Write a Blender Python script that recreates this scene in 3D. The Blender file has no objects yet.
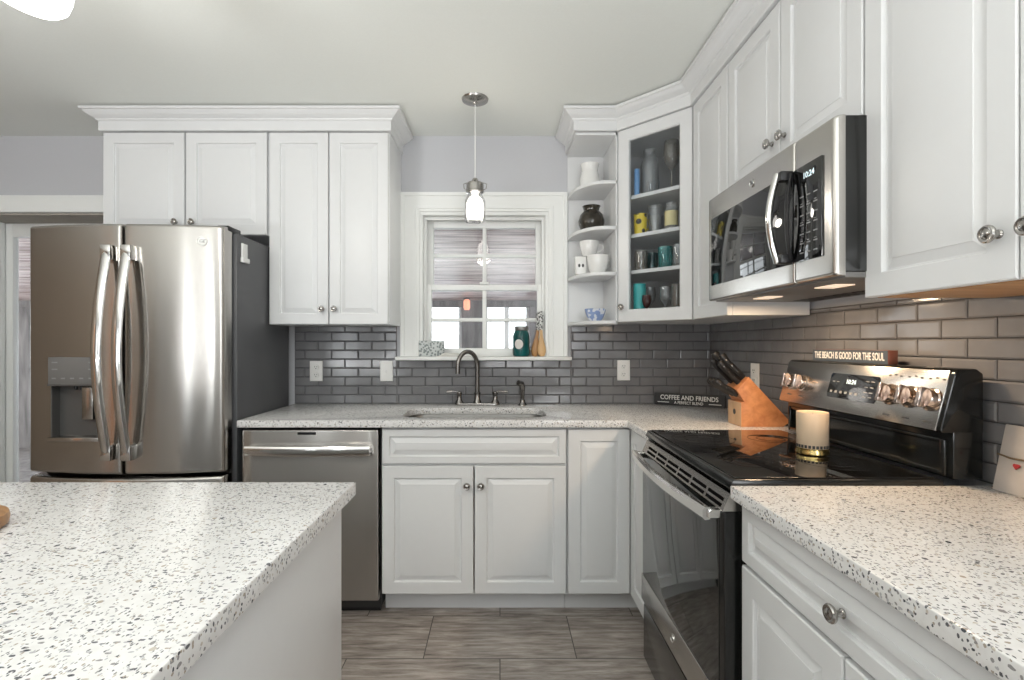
import bpy, bmesh, math, random
from mathutils import Matrix, Vector
random.seed(7)
PI = math.pi
sc = bpy.context.scene
C = sc.collection

# ------------------------------------------------------------------ camera, world, big lights, exposure
cam_d = bpy.data.cameras.new('camera')
cam = bpy.data.objects.new('camera', cam_d); C.objects.link(cam)
cam.location = (0, 0, 1.265); cam.rotation_euler = (PI/2, 0, 0)
cam_d.sensor_fit = 'HORIZONTAL'; cam_d.sensor_width = 36; cam_d.lens = 36*500/1024
cam_d.shift_x = 12/1024; cam_d.shift_y = 3.5/1024; cam_d.clip_start = 0.02
sc.camera = cam
sc.view_settings.view_transform = 'Standard'; sc.view_settings.look = 'None'
sc.view_settings.gamma = 1; sc.view_settings.use_curve_mapping = False
sc.view_settings.exposure = -0.09
try:
    sc.cycles.use_denoising = True
    sc.cycles.max_bounces = 8; sc.cycles.diffuse_bounces = 4; sc.cycles.glossy_bounces = 4
    sc.cycles.transmission_bounces = 6; sc.cycles.transparent_max_bounces = 12
    sc.cycles.caustics_reflective = False; sc.cycles.caustics_refractive = False
    sc.cycles.sample_clamp_indirect = 5
except Exception:
    pass

world = bpy.data.worlds.new('overcast_sky'); sc.world = world
world.use_nodes = True
bg = world.node_tree.nodes['Background']
bg.inputs[0].default_value = (0.93, 0.97, 1.0, 1); bg.inputs[1].default_value = 5.0

def area(name, loc, rot, sx, sy, power, col=(1, 1, 1)):
    l = bpy.data.lights.new(name, 'AREA'); l.shape = 'RECTANGLE'; l.size = sx; l.size_y = sy
    l.energy = power; l.color = col
    o = bpy.data.objects.new(name, l); C.objects.link(o); o.location = loc; o.rotation_euler = rot
    return o
def point(name, loc, power, col, r=.04):
    l = bpy.data.lights.new(name, 'POINT'); l.energy = power; l.color = col; l.shadow_soft_size = r
    o = bpy.data.objects.new(name, l); C.objects.link(o); o.location = loc
    return o
# area lights added at unseen rear windows, for fill and refrigerator reflections
for wx_, ww_, wz_, wh_, wp_ in ((-2.90, .26, 1.30, 1.86, 2.2), (-1.985, .20, 1.30, 1.86, 2.9), (.96, .46, 1.70, 1.10, 22)):
    area('rear_window_fill', (wx_, -3.42, wz_), (-PI/2, 0, PI), ww_, wh_, wp_, (.96, .98, 1))
# added upward fill lights behind the camera, standing in for a bounced flash
area('ceiling_bounce_fill', (-1.9, -.8, 1.0), (PI, 0, 0),   .9, .9, 76, (.985, .995, 1))
area('ceiling_bounce_fill', (.25, -1.3, 1.0), (PI, 0, 0), .9, .9, 88, (.985, .995, 1))

# ------------------------------------------------------------------ materials
def nmat(name, col=(.8, .8, .8), rough=.5, metal=0.0, spec=.5, coat=0.0):
    m = bpy.data.materials.new(name); m.use_nodes = True
    b = m.node_tree.nodes['Principled BSDF']
    b.inputs['Base Color'].default_value = (*col, 1); b.inputs['Roughness'].default_value = rough
    b.inputs['Metallic'].default_value = metal; b.inputs['Specular IOR Level'].default_value = spec
    b.inputs['Coat Weight'].default_value = coat; b.inputs['Coat Roughness'].default_value = .06
    return m, m.node_tree, b
def N(nt, t, **kw):
    n = nt.nodes.new(t)
    for k, v in kw.items():
        if hasattr(n, k): setattr(n, k, v)
        else: n.inputs[k].default_value = v
    return n
def coords(nt, scale=(1, 1, 1), rot=(0, 0, 0)):
    tc = N(nt, 'ShaderNodeTexCoord'); mp = N(nt, 'ShaderNodeMapping')
    mp.inputs['Scale'].default_value = scale; mp.inputs['Rotation'].default_value = rot
    nt.links.new(tc.outputs['Object'], mp.inputs['Vector'])
    return mp.outputs['Vector']
def ramp(nt, fac, stops, interp='LINEAR'):
    r = N(nt, 'ShaderNodeValToRGB'); r.color_ramp.interpolation = interp
    el = r.color_ramp.elements
    while len(el) < len(stops): el.new(.5)
    for e, (p, c) in zip(el, stops):
        e.position = p; e.color = (*c, 1) if len(c) == 3 else c
    nt.links.new(fac, r.inputs['Fac'])
    return r.outputs['Color']
def mix(nt, fac, a, b, mode='MIX'):
    n = N(nt, 'ShaderNodeMix', data_type='RGBA', blend_type=mode)
    for sock, v in ((n.inputs['Factor'], fac), (n.inputs[6], a), (n.inputs[7], b)):
        if isinstance(v, (tuple, list)): sock.default_value = (*v, 1)
        elif isinstance(v, (int, float)): sock.default_value = v
        else: nt.links.new(v, sock)
    return n.outputs[2]
def bump(nt, b, h, strength=.1, dist=.002):
    n = N(nt, 'ShaderNodeBump'); n.inputs['Strength'].default_value = strength; n.inputs['Distance'].default_value = dist
    nt.links.new(h, n.inputs['Height']); nt.links.new(n.outputs['Normal'], b.inputs['Normal'])
def painted(name, col, rough, var=.03, bs=.05, scale=40):
    m, nt, b = nmat(name, col, rough)
    v = coords(nt)
    n = N(nt, 'ShaderNodeTexNoise'); n.inputs['Scale'].default_value = scale; n.inputs['Detail'].default_value = 4
    nt.links.new(v, n.inputs['Vector'])
    d = tuple(c*(1-var) for c in col)
    nt.links.new(ramp(nt, n.outputs['Fac'], [(.3, d), (.7, col)]), b.inputs['Base Color'])
    bump(nt, b, n.outputs['Fac'], bs, .001)
    return m
M = {}
M['white'] = painted('white_cabinet_lacquer', (.735, .743, .745), .32, .01, .02, 30)
M['trim'] = painted('white_trim_paint', (.85, .86, .84), .38, .01, .02, 30)
M['wall'] = painted('lavender_grey_wall_paint', (.56, .565, .59), .75, .02, .10, 150)
M['ceil'] = painted('off_white_ceiling_paint', (.83, .85, .815), .85, .02, .10, 120)
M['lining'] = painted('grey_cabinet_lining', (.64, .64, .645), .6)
M['plastic'] = painted('white_plastic', (.82, .82, .80), .3)
M['black'] = painted('black_plastic', (.008, .008, .009), .38)
M['enamel'] = painted('black_enamel', (.010, .0105, .010), .16, .1, .01)
M['slot'] = painted('dark_slot', (.003, .003, .003), .9); M['slot'].node_tree.nodes['Principled BSDF'].inputs['Specular IOR Level'].default_value = .05
M['gasket'] = painted('dark_grey_gasket', (.03, .03, .03), .6)
M['fridgeside'] = painted('charcoal_appliance_side', (.095, .097, .102), .42, .08, .12, 400)
M['legend'] = painted('grey_printed_legend', (.26, .26, .26), .5)
M['darkprint'] = painted('dark_printed_legend', (.05, .05, .05), .5)

def metal(name, col, rough, stretch, bs=.04, aniso=0.0):
    m, nt, b = nmat(name, col, rough, 1.0)
    v = coords(nt, stretch)
    n = N(nt, 'ShaderNodeTexNoise'); n.inputs['Scale'].default_value = 1; n.inputs['Detail'].default_value = 5
    nt.links.new(v, n.inputs['Vector'])
    r = N(nt, 'ShaderNodeMapRange'); r.inputs['To Min'].default_value = rough*.75; r.inputs['To Max'].default_value = rough*1.25
    nt.links.new(n.outputs['Fac'], r.inputs['Value']); nt.links.new(r.outputs[0], b.inputs['Roughness'])
    bump(nt, b, n.outputs['Fac'], bs, .0006)
    if aniso:
        b.inputs['Anisotropic'].default_value = aniso
        t = N(nt, 'ShaderNodeTangent', direction_type='RADIAL', axis='Z')
        nt.links.new(t.outputs[0], b.inputs['Tangent']); b.inputs['Anisotropic Rotation'].default_value = .25
    return m
M['steel'] = metal('brushed_stainless_steel', (.50, .48, .455), .22, (3, 3, 1400), .008, 1.0)
M['steel_range'] = metal('warm_stainless_steel', (.56, .54, .51), .24, (3, 3, 1300), .012, .5)
M['slate'] = metal('dark_stainless_steel', (.20, .20, .195), .22, (3, 3, 1300), .012, .5)
M['polished'] = metal('polished_steel', (.66, .65, .63), .12, (30, 30, 30), .01)
M['nickel'] = metal('brushed_nickel', (.40, .385, .365), .2, (60, 60, 60), .02)
M['pewter'] = metal('dark_brushed_nickel', (.22, .21, .20), .24, (60, 60, 60), .02)
M['gold'] = metal('brass', (.72, .55, .22), .2, (60, 60, 60), .02)
M['panelgrey'] = painted('grey_dispenser_plastic', (.16, .155, .15), .35)
M['recess'] = painted('dark_grey_recess', (.09, .088, .085), .3)

def glassy(name, col, rough, spec=.5):
    m, nt, b = nmat(name, col, rough, 0, spec, 0)
    n = N(nt, 'ShaderNodeTexNoise'); n.inputs['Scale'].default_value = 6
    nt.links.new(coords(nt), n.inputs['Vector'])
    r = N(nt, 'ShaderNodeMapRange'); r.inputs['To Min'].default_value = rough; r.inputs['To Max'].default_value = rough*1.5+.002
    nt.links.new(n.outputs['Fac'], r.inputs['Value']); nt.links.new(r.outputs[0], b.inputs['Roughness'])
    return m
M['blackglass'] = glassy('black_ceramic_glass', (.004, .004, .004), .02, .8)
M['ovenglass'] = glassy('dark_oven_glass', (.012, .013, .012), .04, 1.0)

def pane(name, tint=(1, 1, 1), refl=.10, rough=0.0, body=0, bcol=(.8, .82, .82)):
    m = bpy.data.materials.new(name); m.use_nodes = True; nt = m.node_tree; nt.nodes.clear()
    out = N(nt, 'ShaderNodeOutputMaterial'); tr = N(nt, 'ShaderNodeBsdfTransparent'); gl = N(nt, 'ShaderNodeBsdfGlossy')
    tr.inputs[0].default_value = (*tint, 1); gl.inputs['Roughness'].default_value = rough
    lw = N(nt, 'ShaderNodeLayerWeight'); lw.inputs[0].default_value = .25
    r = N(nt, 'ShaderNodeMapRange'); r.inputs['To Min'].default_value = refl*.6; r.inputs['To Max'].default_value = min(1, refl*5)
    nt.links.new(lw.outputs['Fresnel'], r.inputs['Value'])
    mx = N(nt, 'ShaderNodeMixShader')
    nt.links.new(r.outputs[0], mx.inputs[0]); nt.links.new(tr.outputs[0], mx.inputs[1]); nt.links.new(gl.outputs[0], mx.inputs[2])
    last = mx
    if body:
        df_ = N(nt, 'ShaderNodeBsdfDiffuse'); df_.inputs[0].default_value = (*bcol, 1)
        last = N(nt, 'ShaderNodeMixShader'); last.inputs[0].default_value = body
        nt.links.new(mx.outputs[0], last.inputs[1]); nt.links.new(df_.outputs[0], last.inputs[2])
    nt.links.new(last.outputs[0], out.inputs[0])
    return m
M['pane'] = pane('window_pane_glass', (.97, .98, .98), .10)
M['cabglass'] = pane('cabinet_door_glass', (.95, .96, .965), .03)
M['clearglass'] = pane('clear_drinking_glass', (.90, .91, .92), .13, .03, .13)
M['smokeglass'] = pane('smoky_cut_glass', (.70, .69, .67), .18, .04, .12, (.75, .72, .66))
M['tealglass'] = pane('teal_glass', (.30, .70, .70), .14, .02, .30, (.05, .42, .42))
M['darkteal'] = pane('dark_teal_glass', (.20, .40, .42), .14, .02, .25, (.03, .20, .22))
M['blueglass'] = pane('blue_glass', (.35, .60, .80), .12, .02, .4, (.12, .38, .58))
M['bulbglass'] = pane('lamp_jar_glass', (.95, .95, .95), .15)

def emit(name, col, s):
    m = bpy.data.materials.new(name); m.use_nodes = True; b = m.node_tree.nodes['Principled BSDF']
    b.inputs['Base Color'].default_value = (*col, 1); b.inputs['Emission Color'].default_value = (*col, 1)
    b.inputs['Emission Strength'].default_value = s
    return m
M['bulb'] = emit('lit_frosted_bulb', (1, .96, .90), 7)
M['shade'] = emit('lit_opal_shade', (1, .98, .95), 4.5)
M['sinksteel'] = metal('satin_sink_steel', (.22, .215, .205), .42, (60, 60, 60), .02)
M['warmreflect'] = metal('steel_with_orange_reflection', (.60, .50, .44), .16, (30, 30, 30), .01)  # an orange reflection is put into the knob steel's base colour
M['warmlamp'] = emit('lit_cooktop_lamp', (1, .78, .58), .8)
M['reflectglow'] = emit('orange_reflection_glow', (1, .38, .22), .9)  # emission standing for an orange reflection in the window glass
M['digits'] = emit('lit_clock_digits', (.75, .9, .95), .7)

def quartz(name):
    m, nt, b = nmat(name, (.8, .78, .75), .16, 0, .5)
    v = coords(nt)
    base = (.80, .793, .782)
    no = N(nt, 'ShaderNodeTexNoise'); no.inputs['Scale'].default_value = 55; no.inputs['Detail'].default_value = 3
    nt.links.new(v, no.inputs['Vector'])
    col = ramp(nt, no.outputs['Fac'], [(.35, (.745, .735, .72)), (.6, base)])
    for sc_, thr, th2, rs in ((94, .68, .37, (1, 1.9, 1.3)), (180, .66, .42, (1.8, 1, 1)), (68, .92, .34, (1.2, 1, 1.8))):
        v2 = coords(nt, rs, (.3, .2, .5))
        dn = N(nt, 'ShaderNodeTexNoise'); dn.inputs['Scale'].default_value = sc_*1.3
        nt.links.new(v2, dn.inputs['Vector'])
        vv = N(nt, 'ShaderNodeMix', data_type='VECTOR'); vv.inputs[0].default_value = .004
        nt.links.new(v2, vv.inputs[4]); nt.links.new(dn.outputs['Color'], vv.inputs[5])
        vo = N(nt, 'ShaderNodeTexVoronoi'); vo.inputs['Scale'].default_value = sc_
        nt.links.new(vv.outputs[1], vo.inputs['Vector'])
        sep = N(nt, 'ShaderNodeSeparateColor'); nt.links.new(vo.outputs['Color'], sep.inputs[0])
        g1 = N(nt, 'ShaderNodeMath', operation='GREATER_THAN'); g1.inputs[1].default_value = thr
        nt.links.new(sep.outputs[0], g1.inputs[0])
        g2 = N(nt, 'ShaderNodeMath', operation='LESS_THAN'); g2.inputs[1].default_value = th2
        nt.links.new(vo.outputs['Distance'], g2.inputs[0])
        mu = N(nt, 'ShaderNodeMath', operation='MULTIPLY')
        nt.links.new(g1.outputs[0], mu.inputs[0]); nt.links.new(g2.outputs[0], mu.inputs[1])
        cc = ramp(nt, sep.outputs[1], [(0, (.13, .13, .14)), (.20, (.30, .29, .285)), (.42, (.40, .35, .29)),
                                       (.58, (.46, .46, .47)), (.80, (.07, .075, .085)), (.92, (.55, .50, .43))], 'CONSTANT')
        col = mix(nt, mu.outputs[0], col, cc)
    nt.links.new(col, b.inputs['Base Color'])
    return m
M['quartz'] = quartz('speckled_white_quartz')

def tile_mat():
    m, nt, b = nmat('glossy_grey_ceramic', (.15, .15, .157), .12, 0, .7)
    v = coords(nt)
    no = N(nt, 'ShaderNodeTexNoise'); no.inputs['Scale'].default_value = 9; no.inputs['Detail'].default_value = 3
    nt.links.new(v, no.inputs['Vector'])
    nt.links.new(ramp(nt, no.outputs['Fac'], [(.3, (.165, .166, .174)), (.7, (.205, .205, .212))]), b.inputs['Base Color'])
    n2 = N(nt, 'ShaderNodeTexNoise'); n2.inputs['Scale'].default_value = 26; n2.inputs['Detail'].default_value = 2
    nt.links.new(v, n2.inputs['Vector']); bump(nt, b, n2.outputs['Fac'], .07, .004)
    return m
M['tile'] = tile_mat()
M['grout'] = painted('dark_grout', (.075, .075, .08), .9, .2, .2, 200)

def floor_mat():
    m, nt, b = nmat('grey_brown_plank_tile', (.2, .17, .15), .38)
    tc = N(nt, 'ShaderNodeTexCoord')
    mp = N(nt, 'ShaderNodeMapping'); mp.inputs['Location'].default_value = (.0, -.123+.0, 0)
    nt.links.new(tc.outputs['Object'], mp.inputs['Vector'])
    br = N(nt, 'ShaderNodeTexBrick'); br.inputs['Scale'].default_value = 1; br.inputs['Brick Width'].default_value = .616
    br.inputs['Row Height'].default_value = .314; br.inputs['Mortar Size'].default_value = .0022; br.inputs['Mortar Smooth'].default_value = .2
    br.inputs['Color1'].default_value = (.0, 0, 0, 1); br.inputs['Color2'].default_value = (1, 1, 1, 1); br.inputs['Bias'].default_value = 0
    br.offset = .5
    nt.links.new(mp.outputs[0], br.inputs['Vector'])
    # each tile shifts the grain
    sh = N(nt, 'ShaderNodeVectorMath', operation='MULTIPLY_ADD')
    sh.inputs[1].default_value = (3.1, 2.3, 0)
    nt.links.new(br.outputs['Color'], sh.inputs[0]); nt.links.new(tc.outputs['Object'], sh.inputs[2])
    mp2 = N(nt, 'ShaderNodeMapping'); mp2.inputs['Scale'].default_value = (5, 42, 1)
    nt.links.new(sh.outputs[0], mp2.inputs['Vector'])
    n1 = N(nt, 'ShaderNodeTexNoise'); n1.inputs['Scale'].default_value = 1; n1.inputs['Detail'].default_value = 8; n1.inputs['Roughness'].default_value = .68; n1.inputs['Distortion'].default_value = .35
    nt.links.new(mp2.outputs[0], n1.inputs['Vector'])
    mp3 = N(nt, 'ShaderNodeMapping'); mp3.inputs['Scale'].default_value = (2.2, 5, 1)
    nt.links.new(sh.outputs[0], mp3.inputs['Vector'])
    n2 = N(nt, 'ShaderNodeTexNoise'); n2.inputs['Scale'].default_value = 1.4; n2.inputs['Detail'].default_value = 5
    nt.links.new(mp3.outputs[0], n2.inputs['Vector'])
    c1 = ramp(nt, n1.outputs['Fac'], [(.30, (.12, .10, .088)), (.42, (.27, .235, .21)), (.54, (.40, .36, .33)), (.70, (.62, .58, .55))])
    c2 = ramp(nt, n2.outputs['Fac'], [(.3, (.72, .70, .68)), (.7, (1.1, 1.08, 1.06))])
    col = mix(nt, 1.0, c1, c2, 'MULTIPLY')
    col = mix(nt, br.outputs['Fac'], col, (.05, .045, .04))
    nt.links.new(col, b.inputs['Base Color'])
    bump(nt, b, n1.outputs['Fac'], .15, .002)
    return m
M['floor'] = floor_mat()

def wood(name, dark, light, scale=(3, 3, 40), rough=.42, dist=.5):
    m, nt, b = nmat(name, light, rough)
    n = N(nt, 'ShaderNodeTexNoise'); n.inputs['Scale'].default_value = 1; n.inputs['Detail'].default_value = 6; n.inputs['Distortion'].default_value = dist
    nt.links.new(coords(nt, scale), n.inputs['Vector'])
    nt.links.new(ramp(nt, n.outputs['Fac'], [(.32, dark), (.66, light)]), b.inputs['Base Color'])
    bump(nt, b, n.outputs['Fac'], .08, .001)
    return m
M['blockwood'] = wood('orange_beech_wood', (.46, .17, .065), (.66, .29, .12), (30, 6, 30))
M['blockend'] = wood('pale_beech_wood', (.55, .34, .19), (.68, .45, .27), (6, 20, 6))
M['ply'] = wood('orange_plywood', (.42, .20, .075), (.60, .32, .13), (30, 4, 4))
M['spoon1'] = wood('dark_honey_wood', (.38, .19, .07), (.52, .28, .11), (40, 40, 5))
M['spoon2'] = wood('pale_honey_wood', (.62, .38, .18), (.74, .48, .24), (40, 40, 5))
M['board'] = wood('brown_board_wood', (.26, .13, .055), (.42, .23, .10), (10, 50, 10))
M['redwood'] = wood('red_stained_wood', (.10, .032, .022), (.16, .055, .035), (10, 10, 60))
M['plankceil'] = wood('porch_planks_pale_reflections', (.10, .035, .026), (.72, .60, .58), (1.5, 22, 8), .4, .5)  # whitish streaks are reflections put into the red-brown plank colour
M['post'] = wood('grey_porch_wood', (.09, .085, .085), (.22, .205, .20), (14, 14, 2), .7)
M['signblack'] = painted('black_sign_paint', (.018, .018, .02), .5)
M['signnavy'] = painted('slate_sign_paint', (.05, .065, .085), .5)
M['letter'] = painted('white_letter_paint', (.75, .75, .72), .5)
M['ceramic'] = painted('white_glazed_ceramic', (.80, .80, .78), .15)
M['brownglaze'] = painted('dark_olive_brown_glaze', (.040, .034, .024), .12, .5, .05, 30)
M['bluewhite'] = None
def bluewhite():
    m, nt, b = nmat('blue_and_white_glaze', (.6, .65, .75), .15)
    v = N(nt, 'ShaderNodeTexNoise'); v.inputs['Scale'].default_value = 35; v.inputs['Detail'].default_value = 1
    nt.links.new(coords(nt), v.inputs['Vector'])
    nt.links.new(ramp(nt, v.outputs['Fac'], [(.46, (.72, .75, .80)), (.52, (.25, .34, .58))]), b.inputs['Base Color'])
    return m
M['bluewhite'] = bluewhite()
def spotted(name, base, spot, scale, thr):
    m, nt, b = nmat(name, base, .3)
    v = N(nt, 'ShaderNodeTexVoronoi'); v.inputs['Scale'].default_value = scale
    nt.links.new(coords(nt), v.inputs['Vector'])
    nt.links.new(ramp(nt, v.outputs['Distance'], [(thr, spot), (thr+.05, base)]), b.inputs['Base Color'])
    return m
M['yellowmug'] = spotted('yellow_glaze_black_spots', (.75, .58, .05), (.02, .02, .02), 24, .34)
M['greypattern'] = spotted('grey_patterned_cloth', (.55, .58, .57), (.20, .23, .23), 70, .42)
M['zebra'] = spotted('black_white_patterned_handle', (.66, .66, .64), (.03, .03, .03), 95, .40)
M['tealpaint'] = painted('teal_painted_glass', (.005, .105, .105), .12, .5, .02, 12)
M['turquoise'] = painted('turquoise_plastic', (.06, .50, .50), .25)
M['bluewax'] = painted('pale_blue_wax', (.17, .36, .66), .4)
M['greylid'] = metal('zinc_lid', (.35, .35, .34), .4, (60, 60, 60))
M['paper'] = painted('off_white_paper', (.72, .70, .66), .8)
M['label'] = painted('yellow_paper_label', (.75, .66, .35), .7)
M['darkred'] = painted('dark_red_glass', (.04, .006, .008), .1)
M['wax'] = painted('cream_frosted_candle', (.74, .57, .40), .35, .03, .02, 12)
M['tin'] = painted('whitewashed_board', (.56, .51, .47), .55, .14, .1, 18)
M['twine'] = painted('brown_twine', (.17, .12, .07), .9)
M['redheart'] = painted('red_painted_heart', (.40, .03, .03), .5)
M['snow'] = painted('pale_snowy_ground', (.75, .76, .78), .9)
M['scissor'] = M['black']

# ------------------------------------------------------------------ mesh helpers
class MB:
    def __init__(self): self.bm = bmesh.new()
    def _xf(self, vs, M_):
        if M_ is not None: bmesh.ops.transform(self.bm, matrix=M_, verts=vs)
    def box(self, x0, x1, y0, y1, z0, z1, bev=0, seg=2, M_=None):
        r = bmesh.ops.create_cube(self.bm, size=1)
        vs = r['verts']
        for v in vs:
            v.co = Vector(((x0+x1)/2+v.co.x*(x1-x0), (y0+y1)/2+v.co.y*(y1-y0), (z0+z1)/2+v.co.z*(z1-z0)))
        if bev:
            es = list({e for v in vs for e in v.link_edges})
            rr = bmesh.ops.bevel(self.bm, geom=es, offset=bev, segments=seg, profile=.5, affect='EDGES')
            vs = list({v for f in rr['faces'] for v in f.verts} | {v for v in vs if v.is_valid})
        self._xf(vs, M_); return self
    def poly(self, pts, ext, M_=None, bev=0):
        """pts: planar list of 3D points; ext: extrude vector"""
        ext = Vector(ext); a = [self.bm.verts.new(Vector(p)) for p in pts]; b = [self.bm.verts.new(Vector(p)+ext) for p in pts]
        n = len(pts); fs = [self.bm.faces.new(a), self.bm.faces.new(b[::-1])]
        for i in range(n):
            j = (i+1) % n; fs.append(self.bm.faces.new((a[j], a[i], b[i], b[j])))
        vs = a+b
        bmesh.ops.recalc_face_normals(self.bm, faces=fs)
        if bev:
            es = list({e for f in fs for e in f.edges})
            rr = bmesh.ops.bevel(self.bm, geom=es, offset=bev, segments=2, profile=.5, affect='EDGES')
            vs = list({v for f in rr['faces'] for v in f.verts} | {v for v in vs if v.is_valid})
        self._xf(vs, M_); return self
    def lathe(self, prof, c=(0, 0, 0), seg=28, M_=None, squash=1.0):
        rings = []; vs = []
        for r, z in prof:
            if r < 1e-6:
                v = self.bm.verts.new((c[0], c[1], c[2]+z)); rings.append([v]); vs.append(v)
            else:
                ring = [self.bm.verts.new((c[0]+r*math.cos(2*PI*k/seg), c[1]+squash*r*math.sin(2*PI*k/seg), c[2]+z)) for k in range(seg)]
                rings.append(ring); vs += ring
        fs = []
        for A, B in zip(rings, rings[1:]):
            for k in range(seg):
                k2 = (k+1) % seg
                if len(A) == 1 and len(B) == 1: continue
                if len(A) == 1: fs.append(self.bm.faces.new((A[0], B[k2], B[k])))
                elif len(B) == 1: fs.append(self.bm.faces.new((A[k], A[k2], B[0])))
                else: fs.append(self.bm.faces.new((A[k], A[k2], B[k2], B[k])))
        self._xf(vs, M_); return self
    def tube(self, pts, rad, seg=12, cap=True, flat=(1, 1), M_=None, up=None):
        pts = [Vector(p) for p in pts]; n = len(pts)
        rads = rad if isinstance(rad, (list, tuple)) else [rad]*n
        t = [(pts[min(i+1, n-1)]-pts[max(i-1, 0)]).normalized() for i in range(n)]
        ref = Vector(up) if up else (Vector((0, 0, 1)) if abs(t[0].z) < .9 else Vector((1, 0, 0)))
        u = (ref - t[0]*ref.dot(t[0])).normalized(); rings = []; vs = []
        for i in range(n):
            u = (u - t[i]*u.dot(t[i])).normalized(); w = t[i].cross(u)
            ring = [self.bm.verts.new(pts[i]+u*(rads[i]*flat[0]*math.cos(2*PI*k/seg))+w*(rads[i]*flat[1]*math.sin(2*PI*k/seg))) for k in range(seg)]
            rings.append(ring); vs += ring
        for A, B in zip(rings, rings[1:]):
            for k in range(seg):
                k2 = (k+1) % seg; self.bm.faces.new((A[k], A[k2], B[k2], B[k]))
        if cap: self.bm.faces.new(rings[0][::-1]); self.bm.faces.new(rings[-1])
        self._xf(vs, M_); return self
    def sweep(self, path, prof, to3, closed=False):
        """path: 2D points; prof: (outward, normal) pairs, a closed section; outward = right of travel; to3(a, b, n)"""
        P = [Vector(p) for p in path]; n = len(P); rings = []
        for i in range(n):
            d1 = (P[i]-P[i-1]).normalized() if (i > 0 or closed) else None
            d2 = (P[(i+1) % n]-P[i]).normalized() if (i < n-1 or closed) else None
            d1 = d1 or d2; d2 = d2 or d1
            n1 = Vector((d1.y, -d1.x)); n2 = Vector((d2.y, -d2.x)); b = (n1+n2).normalized(); k = 1/max(.2, b.dot(n1))
            rings.append([self.bm.verts.new(Vector(to3(P[i].x+b.x*o*k, P[i].y+b.y*o*k, h))) for o, h in prof])
        m = len(prof); fs = []
        pairs = list(zip(rings, rings[1:])) + ([(rings[-1], rings[0])] if closed else [])
        for A, B in pairs:
            for k in range(m):
                k2 = (k+1) % m; fs.append(self.bm.faces.new((A[k], A[k2], B[k2], B[k])))
        if not closed: fs.append(self.bm.faces.new(rings[0][::-1])); fs.append(self.bm.faces.new(rings[-1]))
        bmesh.ops.recalc_face_normals(self.bm, faces=fs)
        return self
    def panel(self, w, h, t=.02, fr=.058, M_=None, raised=True):
        """raised-panel door front, x 0..w, z 0..h, back at y=0, face at y=-t"""
        if raised:
            prof = [(0, 0), (0, -(t-.003)), (.003, -t), (fr-.002, -t), (fr, -(t-.002)), (fr+.0015, -(t-.009)),
                    (fr+.006, -(t-.010)), (fr+.027, -(t-.0035)), (fr+.0275, -(t-.002)), (fr+.030, -(t-.0015))]
        else:
            prof = [(0, 0), (0, -(t-.003)), (.003, -t)]
        rings = []; vs = []
        for i, y in prof:
            i = min(i, min(w, h)/2-.004)
            ring = [self.bm.verts.new(p) for p in ((i, y, i), (w-i, y, i), (w-i, y, h-i), (i, y, h-i))]
            rings.append(ring); vs += ring
        for A, B in zip(rings, rings[1:]):
            for k in range(4):
                k2 = (k+1) % 4; self.bm.faces.new((A[k], A[k2], B[k2], B[k]))
        self.bm.faces.new(rings[0][::-1]); self.bm.faces.new(rings[-1])
        self._xf(vs, M_); return self
    def frame(self, w, h, t, fr, M_=None):
        """flat frame with an opening (glass door)"""
        prof = [(0, 0), (0, -(t-.003)), (.003, -t), (fr-.006, -t), (fr, -(t-.006)), (fr, 0)]
        rings = []; vs = []
        for i, y in prof:
            ring = [self.bm.verts.new(p) for p in ((i, y, i), (w-i, y, i), (w-i, y, h-i), (i, y, h-i))]
            rings.append(ring); vs += ring
        rings.append(rings[0])
        for A, B in zip(rings, rings[1:]):
            for k in range(4):
                k2 = (k+1) % 4; self.bm.faces.new((A[k], A[k2], B[k2], B[k]))
        self._xf(vs, M_); return self
    def bowed(self, x0, x1, z0, z1, yf, yb, r=.012, hole=None):
        """door slab with a bowed front y=yf(x), rounded edges, optional square hole (x0,x1,z0,z1) in the front"""
        def axis(a, b, extra, n):
            s = [a, a+r*.15, a+r*.4, a+r*.7, a+r] + [a+r+(b-a-2*r)*k/n for k in range(1, n)] + [b-r, b-r*.7, b-r*.4, b-r*.15, b]
            for e in extra: s = [q for q in s if abs(q-e) > .004] + [e]
            return sorted(s)
        xs = axis(x0, x1, hole[:2] if hole else (), 14); zs = axis(z0, z1, hole[2:] if hole else (), 2)
        def e(t): return 0 if t >= r else r-math.sqrt(max(0, r*r-(r-t)**2))
        G = [[self.bm.verts.new((x, yf(x)+e(min(x-x0, x1-x))+e(min(z-z0, z1-z)), z)) for z in zs] for x in xs]
        B = [[self.bm.verts.new((x, yb, z)) for z in zs] for x in xs]
        for i in range(len(xs)-1):
            for j in range(len(zs)-1):
                cx, cz = (xs[i]+xs[i+1])/2, (zs[j]+zs[j+1])/2
                if not (hole and hole[0] < cx < hole[1] and hole[2] < cz < hole[3]):
                    self.bm.faces.new((G[i][j], G[i+1][j], G[i+1][j+1], G[i][j+1]))
                self.bm.faces.new((B[i][j], B[i][j+1], B[i+1][j+1], B[i+1][j]))
        for i in range(len(xs)-1):
            self.bm.faces.new((G[i][0], B[i][0], B[i+1][0], G[i+1][0])); self.bm.faces.new((G[i][-1], G[i+1][-1], B[i+1][-1], B[i][-1]))
        for j in range(len(zs)-1):
            self.bm.faces.new((G[0][j], G[0][j+1], B[0][j+1], B[0][j])); self.bm.faces.new((G[-1][j], B[-1][j], B[-1][j+1], G[-1][j+1]))
        return self
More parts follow.
